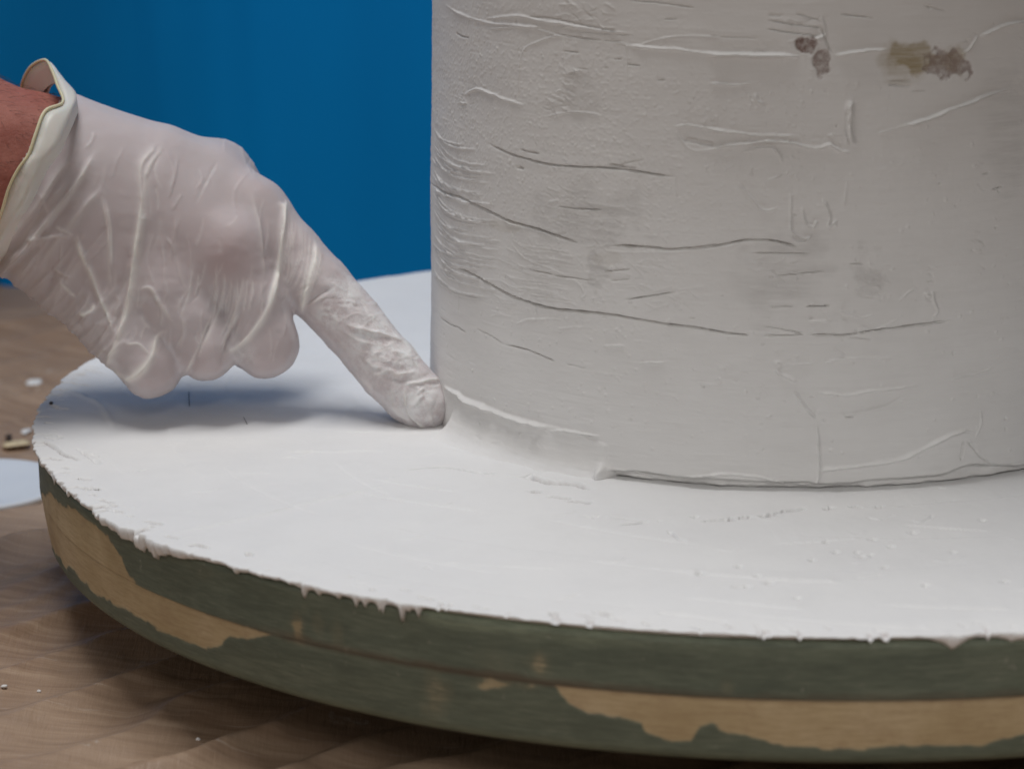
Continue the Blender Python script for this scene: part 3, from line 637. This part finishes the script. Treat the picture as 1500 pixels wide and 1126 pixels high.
# turntable hidden in the shadow under the disc
def lathe(name, prof, mat, parent=None, n=96, ox=0, oy=0):
    p = np.array(prof); a = np.linspace(0, 2*np.pi, n, endpoint=False)
    V = np.stack([ox+np.cos(a)[:, None]*p[:, 0], oy+np.sin(a)[:, None]*p[:, 0], np.broadcast_to(p[:, 1], (n, len(p)))], -1).reshape(-1, 3)
    return make_mesh(name, V, grid_faces(n, len(p), wrap=True), mat, parent)
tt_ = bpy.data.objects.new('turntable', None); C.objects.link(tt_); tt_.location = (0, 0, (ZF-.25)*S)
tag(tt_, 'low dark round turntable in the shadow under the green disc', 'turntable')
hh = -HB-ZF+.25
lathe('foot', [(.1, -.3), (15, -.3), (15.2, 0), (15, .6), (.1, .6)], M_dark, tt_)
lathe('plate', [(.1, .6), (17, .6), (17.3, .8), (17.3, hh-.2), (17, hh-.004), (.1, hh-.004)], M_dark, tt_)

# ------------------------------------------------------------------ the gloved hand
DT = float((px_plane(632, 622)-CO)@CW)        # camera depth of the finger tip
def hp(x, y, d): return px_depth(x, y, DT+d)
PXC = CF/DT
chains = []   # (list of (x,y,d,r)), group blend k
wr = [(45, 250, 1.6, 0)]
palm = [
    [(-480, 40, 4.0, 3.5), (-200, 150, 2.4, 3.0), (20, 225, 1.5, 2.32), (100, 262, 1.4, 1.9)],
    [(-480, 80, 4.0, 3.4), (-200, 205, 2.4, 2.8), (10, 285, 1.5, 2.1), (70, 320, 1.4, 1.75)],
    [(95, 225, 1.6, 1.75), (230, 256, 1.6, 1.68), (300, 280, 1.8, 1.55), (368, 312, 1.5, 1.15)],
    [(90, 260, 1.1, 1.7), (220, 310, .7, 1.55), (335, 372, .35, 1.22)],
    [(75, 300, 1.1, 1.6), (150, 360, .7, 1.45), (245, 428, .2, 1.18)],
    [(40, 340, 1.4, 1.35), (105, 408, 1.1, 1.25), (172, 478, .5, 1.08)],
    [(120, 290, 2.6, 1.7), (250, 360, 2.8, 1.8), (330, 400, 2.4, 1.3)],
    [(110, 240, 3.2, 1.3), (240, 262, 3.6, 1.35), (318, 258, 3.4, 1.08)],
]
fingers = [
    [(368, 312, 1.5, 1.15), (425, 375, 1.2, 1.12), (467, 421, .9, 1.12), (519, 479, .6, 1.06), (571, 541, .3, 1.04), (604, 577, .12, .98), (620, 591, .0, .90)],
    [(335, 372, .35, 1.22), (372, 440, .35, 1.10), (389, 505, .5, 1.06)],
    [(245, 428, .2, 1.18), (275, 470, .0, 1.08), (300, 510, .1, 1.02)],
    [(172, 478, .5, 1.08), (200, 510, .1, 1.00), (222, 538, .0, .96)],
    [(389, 505, .5, 1.06), (370, 500, 2.2, .98), (330, 455, 3.2, .9)],
    [(300, 510, .1, 1.02), (285, 500, 2.0, .95), (260, 450, 3.2, .9)],
    [(222, 538, .0, .96), (215, 525, 1.7, .9), (200, 470, 3.0, .85)],
    [(318, 258, 3.4, 1.08), (385, 325, 3.8, .95), (410, 380, 3.6, .85)],
]
def node(n): return hp(n[0], n[1], n[2]), n[3]
h = 0.1
allp = np.array([hp(a[0], a[1], a[2]) for c in palm+fingers for a in c if a[0] > -330])
lo_ = allp.min(0)-3.2; hi_ = allp.max(0)+3.2
lo_[0] = hp(-330, 200, 2)[0]
gx, gy, gz = [np.arange(lo_[k], hi_[k], h, dtype=np.float32) for k in range(3)]
NX, NY, NZg = len(gx), len(gy), len(gz)
BIG = 3.0
def chain_field(chain, mg=1.6):
    Fd = np.full((NX, NY, NZg), BIG, np.float32)
    for n0, n1 in zip(chain[:-1], chain[1:]):
        (a, ra), (b_, rb_) = node(n0), node(n1)
        l = np.minimum(a, b_)-max(ra, rb_)-mg; u = np.maximum(a, b_)+max(ra, rb_)+mg
        sl = [slice(max(0, int((l[k]-lo_[k])/h)), max(0, int((u[k]-lo_[k])/h)+2)) for k in range(3)]
        X = gx[sl[0]][:, None, None]-a[0]; Y = gy[sl[1]][None, :, None]-a[1]; Z = gz[sl[2]][None, None, :]-a[2]
        ab = b_-a; L = ab@ab
        t = np.clip((X*ab[0]+Y*ab[1]+Z*ab[2])/L, 0, 1)
        d = np.sqrt((X-t*ab[0])**2+(Y-t*ab[1])**2+(Z-t*ab[2])**2)-(ra+(rb_-ra)*t)
        sub = Fd[sl[0], sl[1], sl[2]]
        Fd[sl[0], sl[1], sl[2]] = smin(sub, d.astype(np.float32), .12)
    return Fd
def smin(a, b, k):
    hh_ = np.maximum(k-np.abs(a-b), 0)/k
    return np.minimum(a, b)-hh_*hh_*k*.25
Fd = None
for c in palm:
    f = chain_field(c); Fd = f if Fd is None else smin(Fd, f, 1.5)
ff = None
for c in fingers:
    f = chain_field(c); ff = f if ff is None else smin(ff, f, .26)
Fd = smin(Fd, ff, .55)
Fd[:2] = BIG
def surface_nets(Fi):
    s = Fi < 0
    c = np.zeros((NX-1, NY-1, NZg-1), np.uint8)
    for i in (0, 1):
        for j in (0, 1):
            for k in (0, 1): c += s[i:NX-1+i, j:NY-1+j, k:NZg-1+k]
    act = (c > 0) & (c < 8); idx = np.full(act.shape, -1, np.int64)
    ii = np.argwhere(act); idx[act] = np.arange(len(ii))
    P = np.zeros((len(ii), 3)); W = np.zeros(len(ii))
    cor = [(i, j, k) for i in (0, 1) for j in (0, 1) for k in (0, 1)]
    val = {q_: Fi[ii[:, 0]+q_[0], ii[:, 1]+q_[1], ii[:, 2]+q_[2]] for q_ in cor}
    for a in cor:
        for ax in range(3):
            if a[ax]: continue
            b_ = tuple(1 if m_ == ax else a[m_] for m_ in range(3))
            va, vb = val[a], val[b_]; cr = (va < 0) != (vb < 0)
            t = np.where(cr, va/np.where(cr, va-vb, 1), 0)
            pt = np.tile(np.array(a, float), (len(ii), 1)); pt[:, ax] = t
            P[cr] += pt[cr]; W[cr] += 1
    V = (ii+P/W[:, None])*h+lo_
    Fs = []
    for ax in range(3):
        o1, o2 = [(1, 2), (2, 0), (0, 1)][ax]
        n = [NX, NY, NZg]
        sl0 = [slice(1, n[m_]-1) for m_ in range(3)]; sl0[ax] = slice(0, n[ax]-1); sl1 = list(sl0); sl1[ax] = slice(1, n[ax])
        s0 = s[tuple(sl0)]; s1 = s[tuple(sl1)]; cr = np.argwhere(s0 != s1)
        inside = s0[tuple(cr.T)]
        g = cr.copy()
        for m_ in range(3):
            if m_ != ax: g[:, m_] += 1
        def cell(a, b_):
            q_ = g.copy(); q_[:, o1] -= a; q_[:, o2] -= b_
            return idx[q_[:, 0], q_[:, 1], q_[:, 2]]
        qd = np.stack([cell(1, 1), cell(0, 1), cell(0, 0), cell(1, 0)], -1)
        qd = np.where(inside[:, None], qd, qd[:, ::-1]); Fs.append(qd)
    Fs = np.vstack(Fs); Fs = Fs[(Fs >= 0).all(1)]
    return V, Fs
def relax(V, F, it=4, f=.5):
    E = np.vstack([F[:, [0, 1]], F[:, [1, 2]], F[:, [2, 3]], F[:, [3, 0]]])
    for _ in range(it):
        A = np.zeros_like(V); n = np.zeros(len(V))
        for a, b_ in ((0, 1), (1, 0)):
            for k in range(3): A[:, k] += np.bincount(E[:, a], V[E[:, b_], k], len(V))
            n += np.bincount(E[:, a], minlength=len(V))
        V = V+f*(A/np.maximum(n, 1)[:, None]-V)
    return V
def normals(V, F):
    n = np.cross(V[F[:, 2]]-V[F[:, 0]], V[F[:, 3]]-V[F[:, 1]]); N = np.zeros_like(V)
    for c_ in range(4):
        for k in range(3): N[:, k] += np.bincount(F[:, c_], n[:, k], len(V))
    return N/(np.linalg.norm(N, axis=1)[:, None]+1e-12)
def subdivide(V, F):
    E = np.sort(np.vstack([F[:, [0, 1]], F[:, [1, 2]], F[:, [2, 3]], F[:, [3, 0]]]), axis=1)
    key = E[:, 0]*len(V)+E[:, 1]; uq, inv = np.unique(key, return_inverse=True)
    a, b_ = uq//len(V), uq % len(V); nV = len(V); nE = len(uq); nF = len(F)
    Vn = np.vstack([V, (V[a]+V[b_])/2, V[F].mean(1)])
    e = inv.reshape(4, nF)+nV; fc = nV+nE+np.arange(nF)
    Q = np.vstack([np.stack([F[:, k], e[k], fc, e[k-1]], -1) for k in range(4)])
    return Vn, Q
# skin: arm and hand as one body
Vs, Fs = surface_nets(Fd+.24); Vs = relax(Vs, Fs, 5)
Ns = normals(Vs, Fs); Vs = Vs+Ns*(.02*noise3(Vs, 1.1, 3)+.008*noise3(Vs, 4, 4))[:, None]
# carry the forearm on past the frame to a rounded end
person = bpy.data.objects.new('person', None)
org = hp(632, 632, 0)
person = make_mesh('person', Vs, Fs, M_skin)
tag(person, 'bare reddish forearm and right hand pointing down, wearing a thin latex glove', 'person')

# glove
Vg, Fg = surface_nets(Fd); Vg = relax(Vg, Fg, 3)
axis = hp(145, 297, 1.4)-hp(45, 250, 1.5); axis /= np.linalg.norm(axis)
pc = hp(66, 236, 1.4)
kf = ((Vg-pc)@axis)[Fg].min(1) > -.15
Fg = Fg[kf]; us, inv = np.unique(Fg, return_inverse=True); Vg = Vg[us]; Fg = inv.reshape(-1, 4)
Vg, Fg = subdivide(Vg, Fg); Vg = relax(Vg, Fg, 2, .4)
Ng = normals(Vg, Fg)
if (Ng[:, 1] < 0).mean() < .2: pass
gxp, gyp = project(Vg); facing = np.einsum('ij,ij->i', Ng, (CO-Vg)/np.linalg.norm(CO-Vg, axis=1)[:, None])
disp = np.zeros(len(Vg)); lift = np.zeros(len(Vg)); powd = np.zeros(len(Vg)); pink = np.zeros(len(Vg))
vis = facing > -.35
Q2 = np.stack([gxp, gyp], -1)
def gs(pts, wd, hgt, lf=0.0, jit=.3, taper=True):
    """fold of the glove: wd in cm, laid on the camera-facing skin of the hand"""
    p = spline(pts, 6); sd = int(rng.integers(1, 9999)); s = np.arange(len(p))
    p = p+np.stack([fbm1(s*.4, sd, 2), fbm1(s*.4, sd+1, 2)], -1)*wd*PXC*jit
    mg = wd*PXC*3
    k = vis & (gxp > p[:, 0].min()-mg) & (gxp < p[:, 0].max()+mg) & (gyp > p[:, 1].min()-mg) & (gyp < p[:, 1].max()+mg)
    if not k.any(): return
    d, t, sg = seg_dist(Q2[k], p); d = d/PXC
    if hgt > 0: d = d*np.where(sg*(1 if sd % 3 else -1) > 0, .65, 1.7)
    else: d = d*.8
    d = d/1.15; L = np.linalg.norm(np.diff(p, axis=0), axis=1).sum()/PXC
    am = 1+.4*fbm1(t*L*1.5, sd+2, 2)
    if taper: am = am*np.clip(np.minimum(t, 1-t)*5+.05, 0, 1)
    g = np.exp(-(d/wd)**1.35)*am
    disp[k] += .60*hgt*g; lift[k] = np.maximum(lift[k], 1.0*lf*np.exp(-(1.1*d/wd)**1.6)*am)
def Z1(p): return [(.32*x, 60+.32*y) for x, y in p]
def Z2(p): return [(.32*x, 320+.32*y) for x, y in p]
def Z3(p): return [(380+.3197*x, 320+.3197*y) for x, y in p]
gs(Z1([(700,500),(655,560),(643,640),(648,720),(635,850),(612,1010),(608,1000)]), .08, .09, .5, taper=False)
gs(Z2([(655,0),(630,110),(608,200),(600,330),(565,470),(525,590),(500,650)]), .09, .13, .8, taper=False)
gs(Z2([(690,0),(665,120),(640,230),(612,330)]), .10, -.05)
gs(Z1([(440,500),(380,600),(330,680),(200,840),(100,980),(20,1060)]), .10, .12, .35)
gs(Z1([(340,540),(280,600),(180,750),(60,900),(-20,990)]), .09, .10, .35)
gs(Z1([(390,560),(300,700),(150,880),(40,1000)]), .10, -.08)
gs(Z2([(385,170),(420,260),(450,340),(490,440),(520,520)]), .05, .09, .8); gs(Z1([(350,880),(370,940),(400,1010)]), .05, .08, .5)
gs(Z1([(460,700),(490,840),(500,960),(505,1060)]), .06, .06, .45); gs(Z1([(110,910),(220,895),(345,892)]), .05, .08, .4)
gs(Z1([(250,850),(300,870),(345,890)]), .05, .06, .4); gs(Z1([(180,690),(200,740),(225,800)]), .05, .06, .4)
gs(Z2([(1300,-60),(1290,60),(1275,250),(1225,420),(1135,550),(1060,600)]), .07, .10, .85, taper=False)
gs(Z1([(1275,735),(1300,770),(1298,860),(1285,1000)]), .07, .09, .7)
gs(Z3([(265,105),(262,180),(245,260),(215,360),(190,440)]), .06, .10, .85); gs(Z3([(290,150),(260,270),(220,370)]), .045, .06, .6); gs(Z3([(240,90),(225,200),(200,330),(180,430)]), .05, .06, .5)
gs(Z1([(1150,690),(1190,850),(1205,1000),(1210,1100)]), .06, .05, .35); gs(Z1([(1195,700),(1215,900),(1215,1050)]), .10, -.06)
gs(Z2([(480,655),(540,700),(600,735),(660,690),(695,620),(715,540),(770,505)]), .07, .11, .9); gs(Z2([(570,575),(640,575),(700,640)]), .05, .06, .5)
gs(Z2([(560,480),(545,580),(500,650)]), .10, .09, .8); gs(Z2([(640,325),(690,320),(740,390),(795,480)]), .06, .10, .6); gs(Z2([(620,400),(660,440),(700,500)]), .07, -.07)
gs(Z2([(600,350),(620,420),(690,510)]), .06, -.06); gs(Z2([(830,440),(840,520),(800,600)]), .05, .04, .3)
gs(Z2([(985,430),(940,540),(890,660),(845,750)]), .08, -.16); gs(Z2([(975,420),(930,530),(880,640),(835,730)]), .04, .03, .55)
gs(Z2([(1110,400),(1070,500),(1035,600),(1012,690)]), .07, -.15); gs(Z2([(1095,420),(1050,520),(1015,620)]), .04, .05, .55); gs(Z2([(1075,300),(1060,420),(1000,560)]), .04, .04, .35)
for x0, y0, x1, y1 in ((990,200,975,400),(1030,250,1015,430),(1060,270,1040,450),(1090,270,1075,430),(1135,270,1110,450),(1160,270,1140,430),(1000,300,960,520),(940,200,900,330),(905,250,890,360)):
    gs(Z2([(x0, y0), ((x0+x1)/2+5, (y0+y1)/2), (x1, y1)]), .035, .035, .4)
for pts, wd, hh_, lf in (([(214,236),(208,290),(200,350),(192,410),(178,470),(165,515)], .10, .10, .9), ([(240,215),(222,240),(212,265)], .07, .07, .6), ([(155,292),(163,340),(164,395)], .06, .06, .6),
        ([(108,345),(126,385),(146,432),(166,485)], .06, .08, .9), ([(140,225),(104,280),(62,332),(28,376)], .09, .09, .6), ([(96,240),(56,302),(14,352)], .08, .08, .5), ([(180,557),(196,553),(221,525),(229,488)], .09, .10, .95),
        ([(413,300),(412,345),(405,400),(388,455),(360,497),(338,512)], .08, .09, .95), ([(463,350),(460,385),(448,432),(441,462)], .07, .08, .95), ([(283,380),(276,430),(262,470)], .05, .04, .4), ([(330,410),(318,460),(290,520)], .05, .05, .55), ([(357,405),(345,455),(322,510)], .05, .05, .55)):
    gs(pts, wd, hh_, lf, taper=True)
# crumpled side of the palm heel
for k in range(30):
    t = rng.random(); ex = t*165; ey = 388+t*145; l = rng.uniform(35, 120); a = math.radians(rng.uniform(-66, -44))
    gs([(ex-8, ey+6), (ex+l*.45*math.cos(a)+4, ey+l*.45*math.sin(a)), (ex+l*math.cos(a), ey+l*math.sin(a))], rng.uniform(.05, .10), rng.choice([.08, .10, -.08, .07]), .2)
for k in range(11):
    t = (k+rng.uniform(-.25, .25))/10.5; ex = t*160; ey = 388+t*145; a = math.radians(rng.uniform(-58, -40)); l = rng.uniform(24, 44)
    gs([(ex-10, ey+8), (ex+l*.4*math.cos(a)+2, ey+l*.4*math.sin(a)), (ex+l*math.cos(a), ey+l*math.sin(a))], .10, .11, .12, taper=False)
for pts in ([(30,400),(70,340),(105,290),(130,262)], [(62,430),(90,385),(120,340)], [(85,462),(110,425),(125,400)], [(12,385),(45,330),(80,285)]):
    gs(pts, .16, -.13)
for pts in ([(45,412),(85,350),(125,300),(150,275)], [(75,448),(100,405),(128,372)], [(18,372),(58,312),(100,262)]):
    gs(pts, .12, .10, .25)
for p, wd, hh_, lf in [([(270,265),(310,320),(350,365)], .06, .12, .6), ([(240,230),(290,250),(335,265)], .06, .10, .35), ([(365,435),(400,440),(430,415),(425,385)], .07, .14, .9), ([(300,475),(350,440),(400,400)], .07, .10, .3),
    ([(245,235),(230,300),(215,360)], .07, -.12, 0), ([(330,440),(380,490),(370,540)], .08, -.12, 0), ([(400,300),(430,380),(440,460)], .07, -.08, 0), ([(140,150),(220,90),(330,80)], .06, .08, .3), ([(120,100),(230,85),(330,75)], .05, .08, .4),
    ([(360,110),(380,150),(395,190)], .06, .11, .6), ([(495,50),(500,200),(510,330)], .06, .05, .3), ([(530,340),(550,390),(520,450)], .06, .08, .35), ([(640,440),(665,480),(690,505)], .05, .08, .5), ([(700,350),(740,420),(730,500)], .05, .07, .4),
    ([(180,40),(100,130),(0,215)], .08, .10, .3), ([(760,90),(790,130),(800,170)], .04, .05, .3), ([(800,150),(830,280),(860,330)], .05, .05, .2), ([(590,130),(570,260),(520,330)], .07, -.05, 0), ([(440,640),(470,610),(500,590)], .06, .08, .4)]:
    gs(Z2(p), wd, hh_, lf)
# fine gathers across the knuckle of the index finger
for k in range(13):
    x = 418+k*4.0+rng.normal(0, 1); y = 305+k*4.0
    gs([(x, y), (x-1+rng.normal(0, 2), y+40), (x-6-k*.6, y+75+rng.normal(0, 8)), (x-14-k*1.0, y+112-k*3)], .028, .035*rng.uniform(.5, 1.2), .35)
for p, wd, hh_, lf in [([(200,400),(245,370),(290,340),(335,318)], .05, -.09, 0), ([(205,410),(260,380),(310,355)], .04, .05, .5), ([(400,480),(430,500),(520,522),(600,545),(690,580)], .05, .09, .7), ([(395,520),(460,560),(530,575)], .05, .06, .4),
    ([(515,720),(560,708),(600,695),(640,715),(720,700)], .06, .10, .6), ([(480,640),(520,680),(580,690)], .06, .07, .3), ([(560,710),(610,735),(680,738),(780,735)], .06, -.09, 0), ([(665,760),(720,755),(780,742),(830,745)], .045, .09, .75),
    ([(668,762),(672,830),(690,890),(730,935),(770,962)], .045, .10, .75), ([(640,800),(655,870),(690,920),(730,950)], .06, -.08, 0), ([(730,760),(725,800),(740,790),(760,775)], .04, .07, .6), ([(760,800),(720,850),(700,880)], .05, .06, .4), ([(620,780),(615,830),(625,870)], .045, .06, .35),
    ([(840,770),(865,850),(870,910)], .05, -.06, 0), ([(410,330),(440,370),(435,400)], .04, .05, .6), ([(330,440),(360,470),(350,490)], .04, .05, .6), ([(600,610),(660,620),(730,690)], .05, .05, .4), ([(450,720),(500,760),(520,800)], .05, .05, .3), ([(590,850),(640,900),(700,945)], .05, .05, .3), ([(820,800),(800,860),(770,900)], .05, -.05, 0), ([(780,870),(790,920),(800,960)], .04, .05, .4)]:
    gs(Z3(p), wd*1.05, hh_*1.7, lf)
for _ in range(34):
    x, y = rng.uniform(500, 640), 0; y = 420+(x-500)*1.15+rng.normal(0, 28); l = rng.uniform(6, 20); a = rng.uniform(-.6, .9)
    gs([(x, y), (x+l*.5, y+l*.5*a+2), (x+l, y+l*a)], .03, rng.choice([.03, -.03, .04]), .25)
# stray small glove creases over the back of the hand
for _ in range(14):
    x = rng.uniform(60, 400); y = rng.uniform(180, 430); l = rng.uniform(15, 60); a = math.radians(rng.normal(105, 25))
    gs([(x, y), (x+l*.5*math.cos(a)+3, y+l*.5*math.sin(a)), (x+l*math.cos(a), y+l*math.sin(a))], .06, rng.choice([.02, .025, -.02]), .15)
# fine taut creases: along the back of the hand, down the curled fingers, round the index finger
for _ in range(38):
    x = rng.uniform(40, 400); y = rng.uniform(170, 420); l = rng.uniform(25, 90); a = math.radians(rng.normal(98 if x > 180 else 122, 9)); b_ = rng.normal(0, 6)
    gs([(x, y), (x+l*.5*math.cos(a)+b_, y+l*.5*math.sin(a)), (x+l*math.cos(a), y+l*math.sin(a))], .032, rng.choice([.035, .03, -.035, .045]), .32*rng.random())
for _ in range(44):
    x = rng.uniform(190, 430); y = rng.uniform(410, 500); l = rng.uniform(18, 55); a = math.radians(rng.normal(100, 10))
    gs([(x, y), (x+l*.5*math.cos(a)+rng.normal(0, 3), y+l*.5*math.sin(a)), (x+l*math.cos(a), y+l*math.sin(a))], .03, rng.choice([.03, -.035, .04]), .35*rng.random())
for _ in range(60):
    t = rng.random(); cx = 455+t*165; cy = 410+t*175; o = rng.uniform(-36, 36); cx += .755*o; cy -= .656*o; l = rng.uniform(12, 34); a = math.radians(rng.choice([48, 10, -20])+rng.normal(0, 14))
    gs([(cx-l*.5*math.cos(a), cy-l*.5*math.sin(a)), (cx, cy+rng.normal(0, 2)), (cx+l*.5*math.cos(a), cy+l*.5*math.sin(a))], .03, rng.choice([.035, -.04, .045]), .3*rng.random())
low = sstep(280, 420, gyp)
disp += (.02+.02*low)*noise3(Vg, 1.3, 21)+.008*noise3(Vg, 5, 22)*(.4+low)
Vg2 = Vg+Ng*disp[:, None]
def gb(cx, cy, sx, sy): return np.exp(-((gxp-cx)/sx)**2-((gyp-cy)/sy)**2)*(facing > 0)
pink = np.clip(.85*gb(335, 385, 45, 32)+.35*gb(300, 350, 120, 60)+.45*gb(545, 520, 40, 45)+.3*gb(100, 380, 110, 70)+.4*gb(390, 520, 40, 40)+.35*gb(300, 530, 40, 35)+.4*gb(230, 545, 40, 40)+.5*gb(470, 470, 30, 40)+.3*gb(385, 265, 40, 25), 0, 1)
powd = np.clip(1.0*gb(505, 425, 34, 26)+.9*gb(485, 462, 26, 18)+.9*gb(590, 520, 50, 28)+.8*gb(615, 590, 45, 40)+.8*gb(550, 480, 45, 35)+.35*gb(560, 540, 80, 80)+.6*gb(358, 520, 18, 16)+.25*gb(620, 620, 40, 18), 0, 1)
glove = make_mesh('glove', Vg2, Fg, M_glove, person, dict(lift=np.clip(lift, 0, 1), powder=powd, pink=pink))
glove['label'] = 'thin translucent white latex glove dusted with plaster on the index finger'

# cuff: flared band with a rolled bead
bead = [(66,88,1.5),(76,103,.5),(84,125,-.4),(92,150,-1.2),(66,163,-2.0),(53,194,-2.4),(42,226,-2.55),(27,247,-2.6),(13,275,-2.5),(0,318,-2.1),(-22,370,-.9),(-32,396,1),(-22,372,3.2),(-4,300,4.5),(16,220,4.9),(28,155,4.2),(33,120,3.2),(46,97,2.4)]
fold = [(78,98,1.6),(96,118,.6),(112,138,-.3),(107,158,-1.1),(93,190,-1.9),(80,217,-2.3),(62,240,-2.5),(47,270,-2.6),(30,304,-2.45),(8,338,-2.0),(-8,380,-.8),(-14,402,1),(-2,380,3.2),(18,310,4.5),(38,230,4.9),(52,165,4.2),(60,128,3.0),(66,104,2.3)]
def loop(pts, n=6):
    p = np.array([hp(*a) for a in pts]); k = len(p)
    q_ = np.vstack([p[-3:], p, p[:3]]); s_ = spline(q_, n); return s_[3*n:3*n+k*n]
Lb = loop(bead); Lf = loop(fold); ctr = hp(62, 248, 1.4)
nL = len(Lb)
base = Lf+(ctr+axis*.25-Lf)*.14+axis*.20
jn = fbm1(np.linspace(0, 9, nL), 5, 3)[:, None]
mid = (Lb+Lf)/2; md = mid-ctr; md /= np.linalg.norm(md, axis=1)[:, None]
jf = fbm1(np.linspace(0, 26, nL), 8, 3)[:, None]
mid1 = Lf*.78+Lb*.22+md*(.04+.06*jn+.06*jf); mid2 = Lf*.45+Lb*.55+md*(-.02+.08*jn-.09*jf)
inner = Lb+(ctr-Lb)*.05+axis*.25
Rws = [base, Lf*.6+base*.4, Lf, mid1, mid2, Lb, inner, inner+(ctr-inner)*.1+axis*.3]
Vk = np.stack(Rws, 1); cuff = make_mesh('cuff', Vk.reshape(-1, 3), grid_faces(nL, len(Rws), wrap=True), M_cuff, glove)
V_, F_ = tube(Lb, .052*(1+.25*fbm1(np.linspace(0, 14, nL), 6, 2)), 8, closed=True)
make_mesh('cuff_bead', V_, F_, M_bead, glove)

# arm hair
Nh = []; Fh = []
apx, apy = project(Vs); fac = np.einsum('ij,ij->i', Ns, (CO-Vs)/np.linalg.norm(CO-Vs, axis=1)[:, None])
cand = np.where(((Vs-pc)@axis < -.1) & (apx > -160) & (fac > -.5))[0]
for i in rng.choice(cand, 420, replace=False):
    n = Ns[i]; tdir = axis*.8+np.array([0, 0, -.5])*rng.uniform(0, 1)+rng.normal(0, .4, 3); tdir -= n*(tdir@n); tdir /= np.linalg.norm(tdir)
    L = rng.uniform(.35, .8); s_ = np.linspace(0, 1, 4)[:, None]
    p = Vs[i]-n*.02+tdir*L*s_+n*(.22*L*np.sin(s_*2.2))
    v_, f_ = tube(p, .0055*(1-.6*s_[:, 0]), 3); Fh.append(f_+sum(len(a) for a in Nh)); Nh.append(v_)
hair = make_mesh('arm_hair', np.vstack(Nh), np.vstack(Fh), M_hair, person); hair['kind'] = 'stuff'

# ------------------------------------------------------------------ small things lying about
def on_floor(px, py):
    z = ZF
    for _ in range(5):
        p = px_plane(px, py, z); z = float(floor_height(np.array([p[0]]), np.array([p[1]]))[0])
    return p
# white plastic lid
p = on_floor(-40, 722)
a = np.linspace(0, 2*np.pi, 72, endpoint=False)
lid = bpy.data.objects.new('plastic_lid', None); C.objects.link(lid); lid.location = Vector(p)*S
tag(lid, 'pale white plastic lid lying on the brown floor beside the disc', 'lid')
lathe('disc', [(.05, .40), (3.2, .38), (3.5, .42), (3.62, .38), (3.66, .20), (3.60, .18), (3.5, .3), (.05, .3)], M_white, lid)
lathe('skirt', [(3.45, .3), (3.5, -.1), (3.58, -.1), (3.6, .19), (3.52, .3)], M_white, lid)

def rock(name, px, py, sx, sy, sz, mat, seed, label, cat, group=None, rotz=0.0, floor_=True, ztop=0.0):
    n, m_ = 14, 10
    a = np.linspace(0, 2*np.pi, n, endpoint=False); b_ = np.linspace(.12, np.pi-.12, m_)
    A, B = np.meshgrid(a, b_, indexing='ij')
    D = np.stack([np.cos(A)*np.sin(B), np.sin(A)*np.sin(B), np.cos(B)], -1).reshape(-1, 3)
    r = 1+.35*noise3(D, 1.7, seed)+.15*noise3(D, 4, seed+3)
    V = D*r[:, None]*np.array([sx, sy, sz]); c_, s_ = math.cos(rotz), math.sin(rotz)
    V = np.stack([V[:, 0]*c_-V[:, 1]*s_, V[:, 0]*s_+V[:, 1]*c_, V[:, 2]], -1)
    V[:, 2] -= V[:, 2].min()+.03
    F = grid_faces(n, m_, wrap=True)
    o = make_mesh(name, V, F, mat); P = on_floor(px, py) if floor_ else px_plane(px, py, ztop)
    o.location = Vector(P)*S
    return tag(o, label, cat, group)
rock('plaster_chip', 50, 562, .34, .55, .10, M_chip, 1, 'largest white plaster chip on the brown floor behind the disc', 'chip')
rock('plaster_chip', 38, 632, .22, .4, .04, M_chip, 2, 'thin flat plaster fleck on the floor between the large chip and the shaving', 'chip')
rock('wood_shaving', 26, 653, .50, .35, .09, M_shav, 3, 'yellowish curled wood shaving on the brown floor by the lid', 'shaving', rotz=.3)
rock('wood_crumb', 12, 640, .14, .25, .06, M_dark, 4, 'dark wood crumb beside the yellowish shaving', 'crumb')
k = 0
for x, y, s_ in ((6, 1006, .07), (57, 1013, .045), (290, 1083, .045)):
    rock('plaster_fleck', x, y, s_*1.6, s_, .05, M_chip, 20+k, ('largest of the tiny white flecks on the wrinkled brown floor', 'tiny white fleck beside the largest fleck on the wrinkled floor', 'tiny white fleck on the floor at the edge of the disc shadow')[k], 'fleck', 'plaster flecks on the floor'); k += 1
rock('paint_crumb', 75, 592, .08, .12, .05, M_dark, 40, 'dark paint crumb stuck on the rim of the plaster disc', 'crumb', floor_=False, ztop=-.02)
def bristle(pts, rad, label):
    P = np.array([px_plane(x, y, zz_) for x, y, zz_ in pts]); s_ = spline(P, 5)
    o0 = s_[0].copy(); v_, f_ = tube(s_-o0, rad, 6); o = make_mesh('bristle', v_, f_, M_hair); o.location = Vector(o0)*S
    tag(o, label, 'bristle')
bristle([(276.5, 574, .07), (277, 584, .08), (277.5, 595, .07)], .012, 'longer dark brush bristle lying on the plaster in the shadow of the hand')
bristle([(357, 611, .07), (359, 615, .08), (362, 621, .07)], .010, 'shorter dark brush bristle lying on the lit plaster below the hand shadow')
